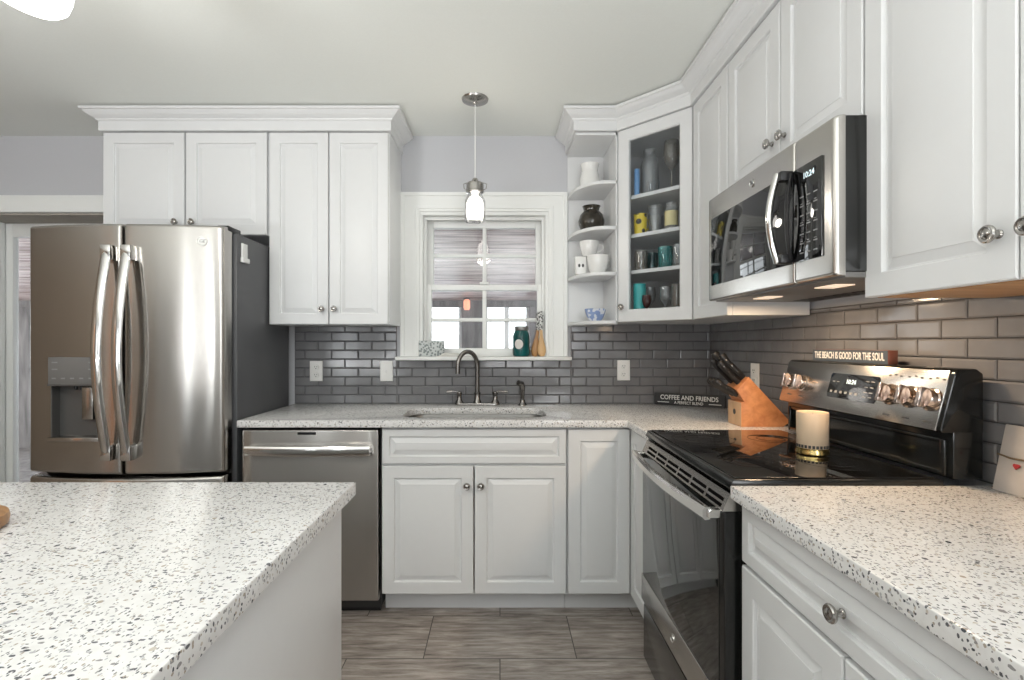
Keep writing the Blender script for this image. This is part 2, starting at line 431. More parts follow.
    def text(self, s, size, M_, ext=.0006, align='CENTER', shear=0, width=1.0):
        cu = bpy.data.curves.new('t', 'FONT'); cu.body = s; cu.size = size; cu.extrude = ext; cu.align_x = align; cu.align_y = 'CENTER'
        cu.shear = shear; cu.resolution_u = 3; cu.offset = size*.012
        o = bpy.data.objects.new('t', cu); C.objects.link(o)
        dg = bpy.context.evaluated_depsgraph_get(); me = bpy.data.meshes.new_from_object(o.evaluated_get(dg))
        n0 = len(self.bm.verts); self.bm.from_mesh(me); self.bm.verts.ensure_lookup_table()
        vs = [self.bm.verts[i] for i in range(n0, len(self.bm.verts))]
        self._xf(vs, M_ @ Matrix.Diagonal((width, 1, 1, 1)))
        bpy.data.objects.remove(o); bpy.data.curves.remove(cu); bpy.data.meshes.remove(me)
        return self
    def slab(self, outline, holes, z0, z1, bev=.003):
        """flat slab (curve fill) with holes, world x/y"""
        cu = bpy.data.curves.new('s', 'CURVE'); cu.dimensions = '2D'; cu.fill_mode = 'BOTH'
        cu.extrude = (z1-z0)/2-bev; cu.bevel_depth = bev; cu.bevel_resolution = 2; cu.offset = -bev
        for pts in [outline]+holes:
            sp = cu.splines.new('POLY'); sp.points.add(len(pts)-1); sp.use_cyclic_u = True
            for p, q in zip(sp.points, pts): p.co = (q[0], q[1], 0, 1)
        o = bpy.data.objects.new('s', cu); C.objects.link(o)
        dg = bpy.context.evaluated_depsgraph_get(); me = bpy.data.meshes.new_from_object(o.evaluated_get(dg))
        me.transform(Matrix.Translation((0, 0, (z0+z1)/2))); self.bm.from_mesh(me)
        bpy.data.objects.remove(o); bpy.data.curves.remove(cu); bpy.data.meshes.remove(me)
        bmesh.ops.remove_doubles(self.bm, verts=self.bm.verts, dist=.00005)
        return self
    def build(self, name, mat, parent=None, local=False, angle=35, recalc=False):
        if recalc: bmesh.ops.recalc_face_normals(self.bm, faces=self.bm.faces)
        me = bpy.data.meshes.new(name); self.bm.to_mesh(me); self.bm.free()
        me.materials.append(mat if not isinstance(mat, str) else M[mat])
        for p in me.polygons: p.use_smooth = True
        me.set_sharp_from_angle(angle=math.radians(angle))
        o = bpy.data.objects.new(name, me); C.objects.link(o)
        if parent is not None:
            if not local: me.transform(wm(parent).inverted())
            o.parent = parent
        return o
def wm(o):
    m = o.matrix_basis.copy()
    while o.parent: o = o.parent; m = o.matrix_basis @ m
    return m
def T(x, y, z): return Matrix.Translation((x, y, z))
def R(a, ax): return Matrix.Rotation(a, 4, ax)
def thing(name, label, cat, loc=(0, 0, 0), rotz=0, group=None):
    o = bpy.data.objects.new(name, None); C.objects.link(o); o.empty_display_size = .05
    o.location = loc; o.rotation_euler = (0, 0, rotz); o['label'] = label; o['category'] = cat
    if group: o['group'] = group
    return o
def tag(o, label, cat, group=None):
    o['label'] = label; o['category'] = cat
    if group: o['group'] = group
    return o
def struct(name, mb, mat, parent=None, **k):
    o = mb.build(name, mat, parent, **k)
    if parent is None: o['kind'] = 'structure'
    return o
def recenter(o):
    """move a mesh thing's origin to its base centre"""
    vs = [v.co for v in o.data.vertices]
    c = Vector(((min(v.x for v in vs)+max(v.x for v in vs))/2, (min(v.y for v in vs)+max(v.y for v in vs))/2, min(v.z for v in vs)))
    o.data.transform(Matrix.Translation(-c)); o.location = c
    return o
RW = -PI/2     # things on the right wall: local x runs towards the camera, local -y faces into the room

# ------------------------------------------------------------------ the room
D = 2.93; CE = 2.481; XR = 1.235
struct('floor', MB().box(-4.4, 1.5, -3.7, 3.18, -.1, 0), 'floor')
struct('ceiling', MB().box(-4.4, 1.5, -3.7, 3.18, CE, CE+.12), 'ceil')
WX0, WX1, WZ0, WZ1 = -.472, .284, 1.17, 2.038
DX0, DX1, DZ = -4.05, -2.25, 2.03
w = MB()
w.box(-4.4, DX0, D, 3.18, 0, CE).box(DX0, DX1, D, 3.18, DZ, CE).box(DX1, WX0, D, 3.18, 0, CE)
w.box(WX0, WX1, D, 3.18, 0, WZ0).box(WX0, WX1, D, 3.18, WZ1, CE).box(WX1, 1.5, D, 3.18, 0, CE)
struct('wall_back', w, 'wall')
struct('wall_right', MB().box(XR, 1.5, -3.7, D, 0, CE), 'wall')
M['tanwall'] = painted('tan_wall_for_reflection', (.30, .235, .18), .75, .02, .10, 150)  # tan put on this unseen wall for the refrigerator's brown reflection
struct('wall_left', MB().box(-4.4, -4.2, -3.5, D, 0, CE), 'tanwall')
w = MB()
RWIN = [(-3.06, -2.74, .34, 2.27), (-2.12, -1.85, .34, 2.27), (.70, 1.22, 1.10, 2.30)]  # unseen windows, added and shaped to light the room and streak the refrigerator
xs_ = [-4.2]+[v for r_ in RWIN for v in r_[:2]]+[XR]
for a, b in zip(xs_[::2], xs_[1::2]): w.box(a, b, -3.7, -3.5, 0, CE)
for a, b, c, d in RWIN: w.box(a, b, -3.7, -3.5, 0, c).box(a, b, -3.7, -3.5, d, CE)
struct('wall_rear', w, 'wall')
for i, (a, b, c, d) in enumerate(RWIN):
    f = MB()
    f.box(a, a+.03, -3.66, -3.6, c, d).box(b-.03, b, -3.66, -3.6, c, d).box(a, b, -3.66, -3.6, c, c+.03).box(a, b, -3.66, -3.6, d-.03, d)
    f.box(a, b, -3.65, -3.61, (c+d)/2-.02, (c+d)/2+.02)
    wr = struct('window_%d' % (i+2), f, 'trim')
    MB().box(a+.03, b-.03, -3.634, -3.63, c+.03, d-.03).build('pane', 'pane', wr)
struct('baseboard_right', MB().box(XR-.015, XR, -3.5, -.4, 0, .10), 'trim')

# window over the sink: casing, stool, jamb, two sashes
wf = MB()
prof = [(0, 0), (0, .010), (.012, .012), (.014, .016), (.028, .017), (.030, .013), (.085, .015), (.088, .022), (.108, .024), (.110, .018), (.110, 0)]
wf.sweep([(WX0, WZ0+.02), (WX0, WZ1), (WX1, WZ1), (WX1, WZ0+.02)], [(-o, h) for o, h in prof], lambda a, b, n: (a, D-n, b))
win = struct('window_1', wf, 'trim', recalc=True)
MB().box(-.602, .412, 2.862, 3.06, 1.168, 1.189, .004).build('window_stool', 'trim', win)
j = MB()
j.box(WX0-.001, WX0+.018, D+.002, 3.17, 1.189, WZ1).box(WX1-.018, WX1+.001, D+.002, 3.17, 1.189, WZ1).box(WX0+.018, WX1-.018, D+.002, 3.17, WZ1-.02, WZ1)
j.box(WX0+.018, WX0+.034, 2.985, 3.01, 1.189, WZ1-.02).box(WX1-.034, WX1-.018, 2.985, 3.01, 1.189, WZ1-.02).box(WX0+.034, WX1-.034, 2.985, 3.01, WZ1-.036, WZ1-.02)
j.build('window_jamb', 'trim', win)
def sash(y, z0, z1, sr, br, tr, mz):
    a, b = WX0+.02, WX1-.02
    s = MB()
    s.box(a, a+sr, y, y+.035, z0, z1, .003).box(b-sr, b, y, y+.035, z0, z1, .003).box(a+sr, b-sr, y, y+.035, z0, z0+br, .003).box(a+sr, b-sr, y, y+.035, z1-tr, z1, .003)
    s.box((a+b)/2-.012, (a+b)/2+.012, y+.004, y+.03, z0+br, z1-tr, .003).box(a+sr, b-sr, y+.006, y+.028, mz-.011, mz+.011, .003)
    so = s.build('window_sash', 'trim', win)
    MB().box(a+sr-.004, b-sr+.004, y+.016, y+.019, z0+br-.004, z1-tr+.004).build('pane', 'pane', so)
sash(3.045, 1.585, WZ1-.02, .047, .038, .05, 1.80)
sash(3.008, 1.189, 1.620, .040, .048, .036, 1.408)
lk = MB().box(-.122, -.066, 2.992, 3.03, 1.620, 1.634, .003).lathe([(.0, .012), (.013, .012), (.013, 0)], (-.094, 3.008, 1.632), 14)
lk.build('sash_lock', 'trim', win)

# glazed sliding door left of the refrigerator
df = MB()
df.box(-4.17, DX1+.09, D-.02, D, DZ, 2.13, .004)
df.box(DX1, DX1+.09, D-.02, D, 0, DZ, .004).box(-4.17, DX0, D-.02, D, 0, DZ, .004)
dr = struct('door_1', df, 'trim')
M['tan'] = painted('tan_weathered_jamb', (.42, .39, .34), .6, .15, .1, 25)
MB().box(DX0, DX1, D+.001, 3.16, DZ-.012, DZ-.001).build('head_jamb', 'tan', dr)
def leaf(a, b, y, st, tr):
    l = MB().box(a, a+st, y, y+.04, .02, DZ-.014, .003).box(b-st, b, y, y+.04, .02, DZ-.014, .003).box(a+st, b-st, y, y+.04, .02, .14, .003).box(a+st, b-st, y, y+.04, DZ-.014-tr, DZ-.014, .003)
    lo = l.build('door_leaf', 'trim', dr)
    MB().box(a+st-.003, b-st+.003, y+.018, y+.022, .137, DZ-.011-tr).build('pane', 'pane', lo)
leaf(-4.04, -3.085, 3.08, .11, .09)
leaf(-3.12, -2.26, 3.125, .075, .085)

M['reflectwood'] = wood('orange_reflector_wood', (.50, .20, .08), (.68, .32, .15), (3, 12, 2))
dw2 = struct('door_reflector', MB().box(-4.2, -4.18, -1.65, -1.55, 0, 2.1).box(-4.2, -4.18, -.65, -.55, 0, 2.1).box(-4.2, -4.18, -1.55, -.65, 2.0, 2.1), 'trim')  # unseen door added only for its orange reflection in the refrigerator
MB().panel(.90, 2.0, .03, .12, T(-4.195, -.65, 0) @ R(PI/2, 'Z') @ T(-.90, 0, 0)).build('door_leaf', 'reflectwood', dw2)

# porch beyond the glass: floor, plank ceiling that slopes down outwards, outer frame
struct('ground', MB().box(-40, 30, 3.3, 60, -1.3, -1.0), 'snow')
struct('floor_porch', MB().box(-8, 5, 3.18, 6.9, -.25, -.1), 'post')
pc = MB()
for k in range(26):
    y0 = 3.20+k*.14; f = lambda y: 2.36-(y-3.2)*.155
    pc.poly([(-8, y0+.003, f(y0)), (5, y0+.003, f(y0)), (5, y0+.137, f(y0+.137)), (-8, y0+.137, f(y0+.137))], (0, 0, .03))
struct('ceiling_porch', pc, 'plankceil')
pw = MB().box(-8, 5, 6.6, 6.72, 1.745, 1.87)
pw.box(-8, 5, 6.6, 6.72, -.1, .45)
for a, b in ((-6.4, -6.1), (-3.7, -3.4), (-.505, -.205), (.385, .70), (2.6, 2.9)): pw.box(a, b, 6.56, 6.76, -.1, 1.745)
struct('wall_porch', pw, 'post')
pf = MB()
for a, b in ((-3.4, -.505), (-.205, .385), (.70, 2.6)):
    pf.box(a, a+.04, 6.62, 6.68, .45, 1.745).box(b-.04, b, 6.62, 6.68, .45, 1.745).box(a, b, 6.62, 6.68, 1.58-.03, 1.58)
    pf.box((a+b)/2-.03, (a+b)/2+.03, 6.62, 6.68, .45, 1.745)
struct('trim_1', pf, 'trim')
glo = thing('orange_reflection_spot', 'added glowing orange shape on the porch post, standing for a reflection in the window', 'reflection', (-.43, 6.48, 1.70))  # added emitter in lantern shape, in place of a reflection on the pane
MB().lathe([(0, 0), (.03, 0), (.042, .03), (.042, .12), (.02, .14), (0, .14)], (-.43, 6.48, 1.70), 14).build('spot_globe', 'reflectglow', glo)
MB().lathe([(.0, .17), (.03, .155), (.05, .138), (0, .138)], (-.43, 6.48, 1.70), 14).tube([(-.43, 6.48, 1.865), (-.43, 6.52, 1.87), (-.43, 6.56, 1.85)], .008).build('spot_bracket', 'black', glo)

# ------------------------------------------------------------------ tile backsplash
def tiles(rects, axis, const, s0, s1, off):
    """rects: (a0,a1,z0,z1) areas; tiles laid in one running bond; faces along -y (axis 'y') or -x ('x')"""
    tw, th, g = .1545, .0500, .0022
    t = MB(); bm = t.bm
    for (a0, a1, z0, z1) in rects:
        nr = int((1.5-.914)/(th+g))+1
        for r in range(nr):
            za = .914+r*(th+g); zb = za+th
            za2, zb2 = max(za, z0), min(zb, z1)
            if zb2-za2 < .006: continue
            k0 = int((a0-s0)/(tw+g))-2
            for k in range(k0, k0+int((a1-a0)/(tw+g))+5):
                a = s0+off+k*(tw+g)+(r % 2)*(tw+g)/2; b = a+tw
                a2, b2 = max(a, a0), min(b, a1)
                if b2-a2 < .006: continue
                tx, tz = random.uniform(-.004, .004), random.uniform(-.008, .008)
                def P(u, v, n):
                    n = n + ((u-(a2+b2)/2)*tx + (v-(za2+zb2)/2)*tz if n > .004 else 0)
                    return (u, const-n, v) if axis == 'y' else (const-n, u, v)
                e1, e2 = .0015, .005
                R1 = [P(a2, za2, 0), P(b2, za2, 0), P(b2, zb2, 0), P(a2, zb2, 0)]
                R2 = [P(a2+e1*.2, za2+e1*.2, .0055), P(b2-e1*.2, za2+e1*.2, .0055), P(b2-e1*.2, zb2-e1*.2, .0055), P(a2+e1*.2, zb2-e1*.2, .0055)]
                R3 = [P(a2+e2, za2+e2, .008), P(b2-e2, za2+e2, .008), P(b2-e2, zb2-e2, .008), P(a2+e2, zb2-e2, .008)]
                V = [[bm.verts.new(p) for p in R_] for R_ in (R1, R2, R3)]
                for A, B in zip(V, V[1:]):
                    for q in range(4):
                        f = (A[q], A[(q+1) % 4], B[(q+1) % 4], B[q]); bm.faces.new(f if axis == 'y' else f[::-1])
                bm.faces.new(V[2] if axis == 'y' else V[2][::-1])
    return t
bs = thing('tile_backsplash', 'grey subway tile backsplash behind the sink and under the window', 'backsplash', (-.3, D, .914))
brects = [(-1.2, -.604, .914, 1.365), (-.604, .414, .914, 1.167), (.414, XR-.004, .914, 1.385)]
tiles(brects, 'y', D-.002, 0, 0, .035).build('tiles', 'tile', bs, angle=12)
g = MB()
for a0, a1, z0, z1 in brects: g.box(a0, a1, D-.0035, D-.0005, z0, z1)
g.build('grout', 'grout', bs)
bs = thing('tile_backsplash', 'glossy grey subway tile backsplash behind the stove and knife block', 'backsplash', (XR, 1.3, .914))
rrects = [(-.6, 2.925, .914, 1.40)]
tiles(rrects, 'x', XR-.002, 0, 0, .06).build('tiles', 'tile', bs, angle=12)
MB().box(XR-.0035, XR-.0005, -.6, 2.925, .914, 1.40).build('grout', 'grout', bs)

# ------------------------------------------------------------------ cabinets
def knob_mesh(M_=None):
    k = MB()
    k.lathe([(0, 0), (.0085, 0), (.0085, .002), (.006, .004), (.0052, .012), (.008, .015), (.0145, .018), (.0165, .021), (.0165, .024), (.0145, .0265),
             (.011, .0265), (.0095, .0255), (.006, .0275), (0, .028)], seg=20, M_=(M_ or Matrix()) @ R(PI/2, 'X'))
    return k
def door(parent, x0, x1, z0, z1, knob=None, fr=.056, name='cabinet_door', mat='white'):
    d = MB().panel(x1-x0, z1-z0, .02, fr, T(x0, 0, z0)).build(name, mat, parent, local=True, angle=20)
    if knob: knob_mesh(T(knob[0], -.02, knob[1])).build('knob', 'nickel', d, local=True)
    return d
def cabinet(name, label, loc, rotz, w, h, depth, doors, drawers=(), toe=0, ply=False, z0=0):
    c = thing(name, label, 'cabinet', loc, rotz, None)
    if 'sink' in label:
        MB().box(0, .018, .0005, depth, toe, h).box(w-.018, w, .0005, depth, toe, h).box(.018, w-.018, .0005, depth, toe, toe+.018).box(.018, w-.018, depth-.01, depth, toe, h).box(.018, w-.018, .0005, .020, .69, h).build('cabinet_body', 'white', c, local=True)
    else: MB().box(0, w, 0.0005, depth, toe, h, .0015, 1).build('cabinet_body', 'white', c, local=True)
    if toe: MB().box(0, w, .075, .09, 0, toe-.0005).build('toe_kick', 'white', c, local=True)
    for d in doors: door(c, *d)
    for d in drawers: door(c, *d, name='drawer_front', fr=.034)
    if ply: MB().box(.004, w-.004, .012, depth-.002, -.006, -.0005).build('bottom_panel', 'ply', c, local=True)
    return c
UD = .325-.02
# back wall, over the refrigerator / tall one
cabinet('wall_cabinet', 'short white two-door cabinet above the refrigerator', (-2.072, 2.625, 1.830), 0, .860, .54, .30,
        [(.003, .4260, .002, .535, (.385, .066)), (.434, .856, .002, .535, (.472, .066))])
cabinet('wall_cabinet', 'tall white two-door wall cabinet between refrigerator and window', (-1.209, 2.625, 1.365), 0, .631, 1.005, .30,
        [(.006, .313, .0, 1.000, (.283, .080)), (.319, .626, .0, 1.000, (.348, .080))])
# right wall
cabinet('wall_cabinet', 'narrow white single-door wall cabinet between glass cabinet and microwave', (.915, 2.320, 1.377), RW, .352, .993, .305, [(.003, .349, 0, .99)])
cabinet('wall_cabinet', 'short white two-door wall cabinet directly above the microwave', (.915, 1.965, 1.828), RW, .732, .542, .305,
        [(.003, .363, .003, .536, (.322, .092)), (.369, .729, .003, .536, (.394, .092))])
cabinet('wall_cabinet', 'large white two-door wall cabinet at the right, nearest the camera', (.915, 1.2315, 1.383), RW, .737, .987, .305,
        [(.003, .366, -.006, .984, (.335, .078)), (.369, .732, -.006, .984, (.400, .078))], ply=True)

# corner glass cabinet
gx0, gy0, gx1, gy1 = .612, 2.605, .895, 2.322
gc = thing('glass_door_cabinet', 'white corner wall cabinet with a glass door and glassware inside', 'cabinet', (.9, 2.65, 1.377))
cz0, cz1 = 1.377, 2.37
def pent(z0, z1, ins=0.0, front=0.02):
    f = front/math.sqrt(2)
    return [(gx0+ins, 2.92-ins, z0), (gx0+ins, gy0+f+.008, z0), (gx0+f+ins+.008, gy0+f-ins*0, z0)][:2] + [(gx1+f*1.0+.008, gy1+ins, z0), (XR-.012-ins, gy1+ins, z0), (XR-.012-ins, 2.92-ins, z0)]
car = MB()
car.box(gx0, gx0+.012, gy0+.012, 2.92, cz0, cz1).box(gx1+.012, XR-.012, gy1, gy1+.012, cz0, cz1)
car.poly(pent(cz1-.02, cz1), (0, 0, .02)).poly(pent(cz0, cz0+.018), (0, 0, .018))
car.build('cabinet_body', 'white', gc)
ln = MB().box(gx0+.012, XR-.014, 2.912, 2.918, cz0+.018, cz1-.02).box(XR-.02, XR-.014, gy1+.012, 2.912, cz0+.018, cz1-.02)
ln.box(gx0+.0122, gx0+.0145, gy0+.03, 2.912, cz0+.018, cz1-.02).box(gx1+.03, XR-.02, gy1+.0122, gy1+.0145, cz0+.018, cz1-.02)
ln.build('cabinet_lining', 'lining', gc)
for z in (2.03, 1.83, 1.643):
    MB().poly(pent(z-.018, z, .015, .045), (0, 0, .018)).build('shelf', 'white', gc)
dl = math.hypot(gx1-gx0, gy1-gy0); ang = math.atan2(gy1-gy0, gx1-gx0)
MD = T(gx0, gy0, cz0) @ R(ang, 'Z') @ T(0, .02, 0)
gd = MB().frame(dl-.006, .99, .02, .063, MD @ T(.003, 0, 0)).build('cabinet_door', 'white', gc)
MB().box(.056-.2, dl-.056-.2, -.012, -.008, .058, .932, M_=MD @ T(.2, 0, 0) @ R(.026, 'Z')).build('pane', 'cabglass', gd)
knob_mesh(MD @ T(.032, -.02, .075)).build('knob', 'nickel', gd)

# open end shelves
es = thing('corner_shelf', 'open white rounded end shelves between window and glass cabinet', 'shelf', (.5, 2.77, 1.365))
def quarter(z0, z1, inset=0):
    pts = [(.6115, 2.92), (.394, 2.92), (.394, 2.87)]
    for k in range(1, 13):
        a = PI/2*k/12; pts.append((.394+.165*(1-math.cos(a)), 2.87-.262*math.sin(a)))
    pts.append((.6115, 2.608))
    return [(x, y, z0) for x, y in pts]
MB().box(.394, .6115, 2.9205, 2.928, 1.365, 2.366).box(.6045, .6115, 2.608, 2.9205, 1.365, 2.366).build('back_panel', 'white', es)
for z in (1.385, 1.640, 1.880, 2.118): MB().poly(quarter(z-.018, z), (0, 0, .018), bev=.002).build('shelf', 'white', es)
MB().box(.394, .6115, 2.608, 2.92, 2.352, 2.366).build('top_panel', 'white', es)

# crown mouldings
cp = [(-.02, 2.3705), (.0, 2.3705), (.010, 2.3705), (.012, 2.374), (.012, 2.418), (.020, 2.424), (.022, 2.430), (.030, 2.434), (.041, 2.440), (.053, 2.450), (.060, 2.459), (.068, 2.461), (.070, 2.472), (-.02, 2.472)]
to3 = lambda a, b, n: (a, b, n)
cr = MB().sweep([(-2.072, 2.925), (-2.072, 2.605), (-.578, 2.605), (-.578, 2.925)][::-1], [(-o, n) for o, n in cp], to3)
tag(recenter(cr.build('crown_molding', 'white', recalc=True, angle=25)), 'long white crown molding on the cabinets above refrigerator', 'molding')
cr = MB().sweep([(.394, 2.925), (.394, 2.605), (gx0, gy0), (gx1, gy1), (gx1, .49)], [(o, n) for o, n in cp], to3)
tag(recenter(cr.build('crown_molding', 'white', recalc=True, angle=25)), 'white crown molding along shelf, glass cabinet and right wall cabinets', 'molding')

# base cabinets
BH = .878
sb = cabinet('base_cabinet', 'wide white sink base cabinet with two doors under the window', (-.548, 2.320, 0), 0, .857, BH, .59,
        [(.005, .4255, .112, .700, (.396, .612)), (.4315, .852, .112, .700, (.460, .612))], [(.005, .852, .712, .870)], toe=.105)
cc = thing('corner_cabinet', 'white corner base cabinet with two tall narrow doors beside the sink', 'cabinet', (.6, 2.32, 0))
b = MB()
b.poly([(.3115, 2.92, .105), (.3115, 2.3205, .105), (.6205, 2.3205, .105), (.6205, 1.962, .105), (1.22, 1.962, .105), (1.22, 2.92, .105)], (0, 0, BH-.105))
b.build('cabinet_body', 'white', cc)
MB().poly([(.3115, 2.395, 0), (.675, 2.395, 0), (.675, 1.962, 0), (.69, 1.962, 0), (.69, 2.41, 0), (.3115, 2.41, 0)], (0, 0, .1045)).build('toe_kick', 'white', cc)
MB().panel(.284, .758, .02, .056, T(.3145, 2.320, .112)).build('cabinet_door', 'white', cc, angle=20)
MB().panel(.330, .76, .02, .056, T(.620, 2.297, .112) @ R(RW, 'Z')).build('cabinet_door', 'white', cc, angle=20)
cabinet('base_cabinet', 'white base cabinet with a drawer, right of the stove', (.613, 1.232, 0), RW, .735, BH, .605,
        [(.004, .3645, .112, .722), (.3705, .731, .112, .722)], [(.004, .731, .732, .872, (.3675, .798))], toe=.105)
cabinet('base_cabinet', 'white base cabinet at the right edge nearest the camera', (.613, .495, 0), RW, .605, BH, .605,
        [(.004, .300, .112, .722), (.304, .601, .112, .722)], [(.004, .601, .732, .874)], toe=.105)

# ------------------------------------------------------------------ worktops
def rrect(x0, x1, y0, y1, r, n=8):
    pts = []
    for cx, cy, a0 in ((x1-r, y1-r, 0), (x0+r, y1-r, PI/2), (x0+r, y0+r, PI), (x1-r, y0+r, 3*PI/2)):
        for k in range(n+1):
            a = a0+PI/2*k/n; pts.append((cx+r*math.cos(a), cy+r*math.sin(a)))
    return pts
SX0, SX1, SY0, SY1 = -.478, .228, 2.375, 2.715
ct = MB().slab([(-1.2, 2.919), (-1.2, 2.28), (.582, 2.28), (.582, 1.962), (XR-.012, 1.962), (XR-.012, 2.919)], [rrect(SX0, SX1, SY0, SY1, .09)], .881, .914)
tag(recenter(ct.build('countertop', 'quartz')), 'speckled white quartz countertop around the sink and into the corner', 'countertop')
ct = MB().slab([(.570, 1.236), (.570, -.13), (XR-.012, -.13), (XR-.012, 1.236)], [], .881, .914)
tag(recenter(ct.build('countertop', 'quartz')), 'speckled white quartz countertop right of the stove', 'countertop')
ct = MB().slab([(-1.75, 1.267), (-1.75, -.30), (-.366, -.30), (-.366, 1.267)], [], .880, .914)
tag(recenter(ct.build('countertop', 'quartz')), 'speckled white quartz top of the kitchen island', 'countertop')
isl = thing('kitchen_island', 'white kitchen island base under the speckled top at left', 'island', (-1.06, .47, 0))
MB().box(-1.70, -.392, -.27, 1.238, 0, .880, .002).build('island_body', 'white', isl)
MB().box(-.3915, -.388, -.27, 1.238, .0, .07, .001).build('base_strip', 'white', isl)

# sink and taps
sk = thing('kitchen_sink', 'stainless undermount sink set into the countertop', 'sink', (-.125, 2.545, .69))
s = MB(); bm = s.bm; rings = []
for ins, z, r in ((-.012, .8805, .10), (.0, .8805, .09), (.004, .87, .088), (.012, .72, .08), (.04, .695, .06), (.10, .692, .05)):
    rings.append([bm.verts.new((x, y, z)) for x, y in rrect(SX0+ins, SX1-ins, SY0+ins, SY1-ins, max(.02, r))])
for A, B in zip(rings, rings[1:]):
    for k in range(len(A)):
        bm.faces.new((A[k], A[(k+1) % len(A)], B[(k+1) % len(A)], B[k]))
bm.faces.new(rings[-1]); s.build('sink_basin', 'sinksteel', sk, recalc=False)
MB().lathe([(.0, .003), (.03, .003), (.042, .004), (.045, .0)], (-.125, 2.55, .692), 20).build('drain', 'nickel', sk)

fx, fy = -.129, 2.845
fa = thing('kitchen_faucet', 'brushed nickel gooseneck faucet with two lever handles', 'faucet', (fx, fy, .914))
bp = MB().slab(rrect(fx-.128, fx+.128, fy-.03, fy+.03, .029), [], .9142, .928, .004); bp.build('base_plate', 'nickel', fa)
sp = [(fx, fy, .93), (fx, fy, 1.04), (fx, fy, 1.135)]
dx, dy = -.088, -.062
for k in range(1, 15):
    a = PI*1.04*k/14
    sp.append((fx+dx*(1-math.cos(a))/2*1.2, fy+dy*(1-math.cos(a))/2*1.2, 1.135+.084*math.sin(a)))
l = Vector(sp[-1]); sp.append((l.x-.001, l.y, l.z-.028))
MB().lathe([(.024, 0), (.022, .01), (.017, .018), (.016, .05), (.018, .052), (.018, .058), (.013, .062), (.013, .064)], (fx, fy, .927), 20).build('collar', 'pewter', fa)
MB().tube(sp, [.0125]*(len(sp)-2)+[.0135, .0135], 14).build('spout', 'pewter', fa)
for s_ in (-1, 1):
    hx = fx+s_*.102
    h = MB().lathe([(.024, 0), (.022, .008), (.014, .02), (.012, .045), (.015, .055), (.013, .064), (0, .068)], (hx, fy, .927), 18)
    h.tube([(hx, fy, .985), (hx+s_*.02, fy-.004, .993), (hx+s_*.072, fy-.01, .990)], [.008, .0065, .0075], 10)
    h.build('lever_handle', 'pewter', fa)
sx = .128
ss = thing('side_sprayer', 'dark nickel side sprayer right of the faucet', 'sprayer', (sx, fy, .914))
MB().lathe([(.024, 0), (.023, .006), (.016, .014), (.014, .03), (.012, .032)], (sx, fy, .9142), 18).build('sprayer_base', 'pewter', ss)
MB().tube([(sx, fy, .944), (sx, fy, .985), (sx+.001, fy-.002, 1.015), (sx-.006, fy-.012, 1.037), (sx-.026, fy-.03, 1.044)], [.0105, .012, .0145, .016, .014], 14).build('spray_head', 'pewter', ss)

# ------------------------------------------------------------------ dishwasher
dw = thing('dishwasher', 'stainless dishwasher under the counter beside the sink cabinet', 'dishwasher', (-.875, 2.6, 0))
MB().box(-1.188, -.556, 2.34, 2.91, .03, .878).build('dishwasher_body', 'gasket', dw)
MB().bowed(-1.186, -.559, .082, .868, lambda x: 2.296, 2.338, .006).build('door_panel', 'steel', dw)
hp = [(-1.155, 2.297, .778)]
for k in range(0, 17):
    t = k/16; x = -1.155+.566*t; hp.append((x, 2.262-.012*math.sin(PI*t), .778))
hp.append((-.589, 2.297, .778))
hb = MB()
hb.sweep([(p[0], p[1]) for p in hp[1:-1]], [(-.006, .760), (.004, .757), (.009, .765), (.009, .792), (.004, .800), (-.006, .797)], to3)
hb.box(-1.155, -1.13, 2.262, 2.298, .765, .792, .003).box(-.614, -.589, 2.262, 2.298, .765, .792, .003)
hb.build('handle', 'polished', dw, recalc=True)
MB().box(-.93, -.845, 2.2945, 2.30, .846, .858, .001).build('status_window', 'black', dw)
MB().box(-1.18, -.565, 2.37, 2.39, 0, .075).build('toe_kick', 'black', dw)

# ------------------------------------------------------------------ refrigerator
rf = thing('refrigerator', 'stainless french door refrigerator with water dispenser', 'refrigerator', (-1.64, 2.5, 0))
MB().box(-2.078, -1.212, 2.305, 2.87, .02, 1.772, .004).build('refrigerator_body', 'fridgeside', rf)
MB().box(-2.07, -1.235, 2.286, 2.305, .08, 1.765).build('door_gasket', 'gasket', rf)
yf = lambda x: 2.168+.05*((x+1.650)/.435)**2
hole = (-1.968, -1.746, .838, 1.205)
ld = MB().bowed(-2.092, -1.644, .695, 1.787, yf, 2.286, .014, hole).build('refrigerator_door', 'steel', rf, angle=40)
rd = MB().bowed(-1.633, -1.225, .695, 1.787, yf, 2.286, .014).build('refrigerator_door', 'steel', rf, angle=40)
fd = MB().bowed(-2.092, -1.225, .06, .678, yf, 2.286, .014).build('freezer_drawer', 'steel', rf, angle=40)
MB().tube([(-2.03, 2.20, .61), (-2.03, 2.13, .61), (-1.64, 2.10, .61), (-1.25, 2.13, .61), (-1.25, 2.20, .61)], .013, 12).build('handle', 'polished', fd)
for s_, px, dd in ((-1, -1.682, ld), (1, -1.597, rd)):
    pts = []
    for k in range(25):
        t = k/24; z = .772+.905*t
        pts.append((px, yf(px)-.026-.062*math.sin(PI*t), z))
    h = MB().tube(pts, .019, 18, flat=(.55, 1.15), up=(0, -1, 0))
    ho = h.build('handle', 'polished', dd)
    for z in (.796, 1.655):
        MB().box(px-.0225, px+.0225, yf(px)-.042, yf(px)+.004, z-.032, z+.032, .004).build('handle_mount', 'polished', ho)
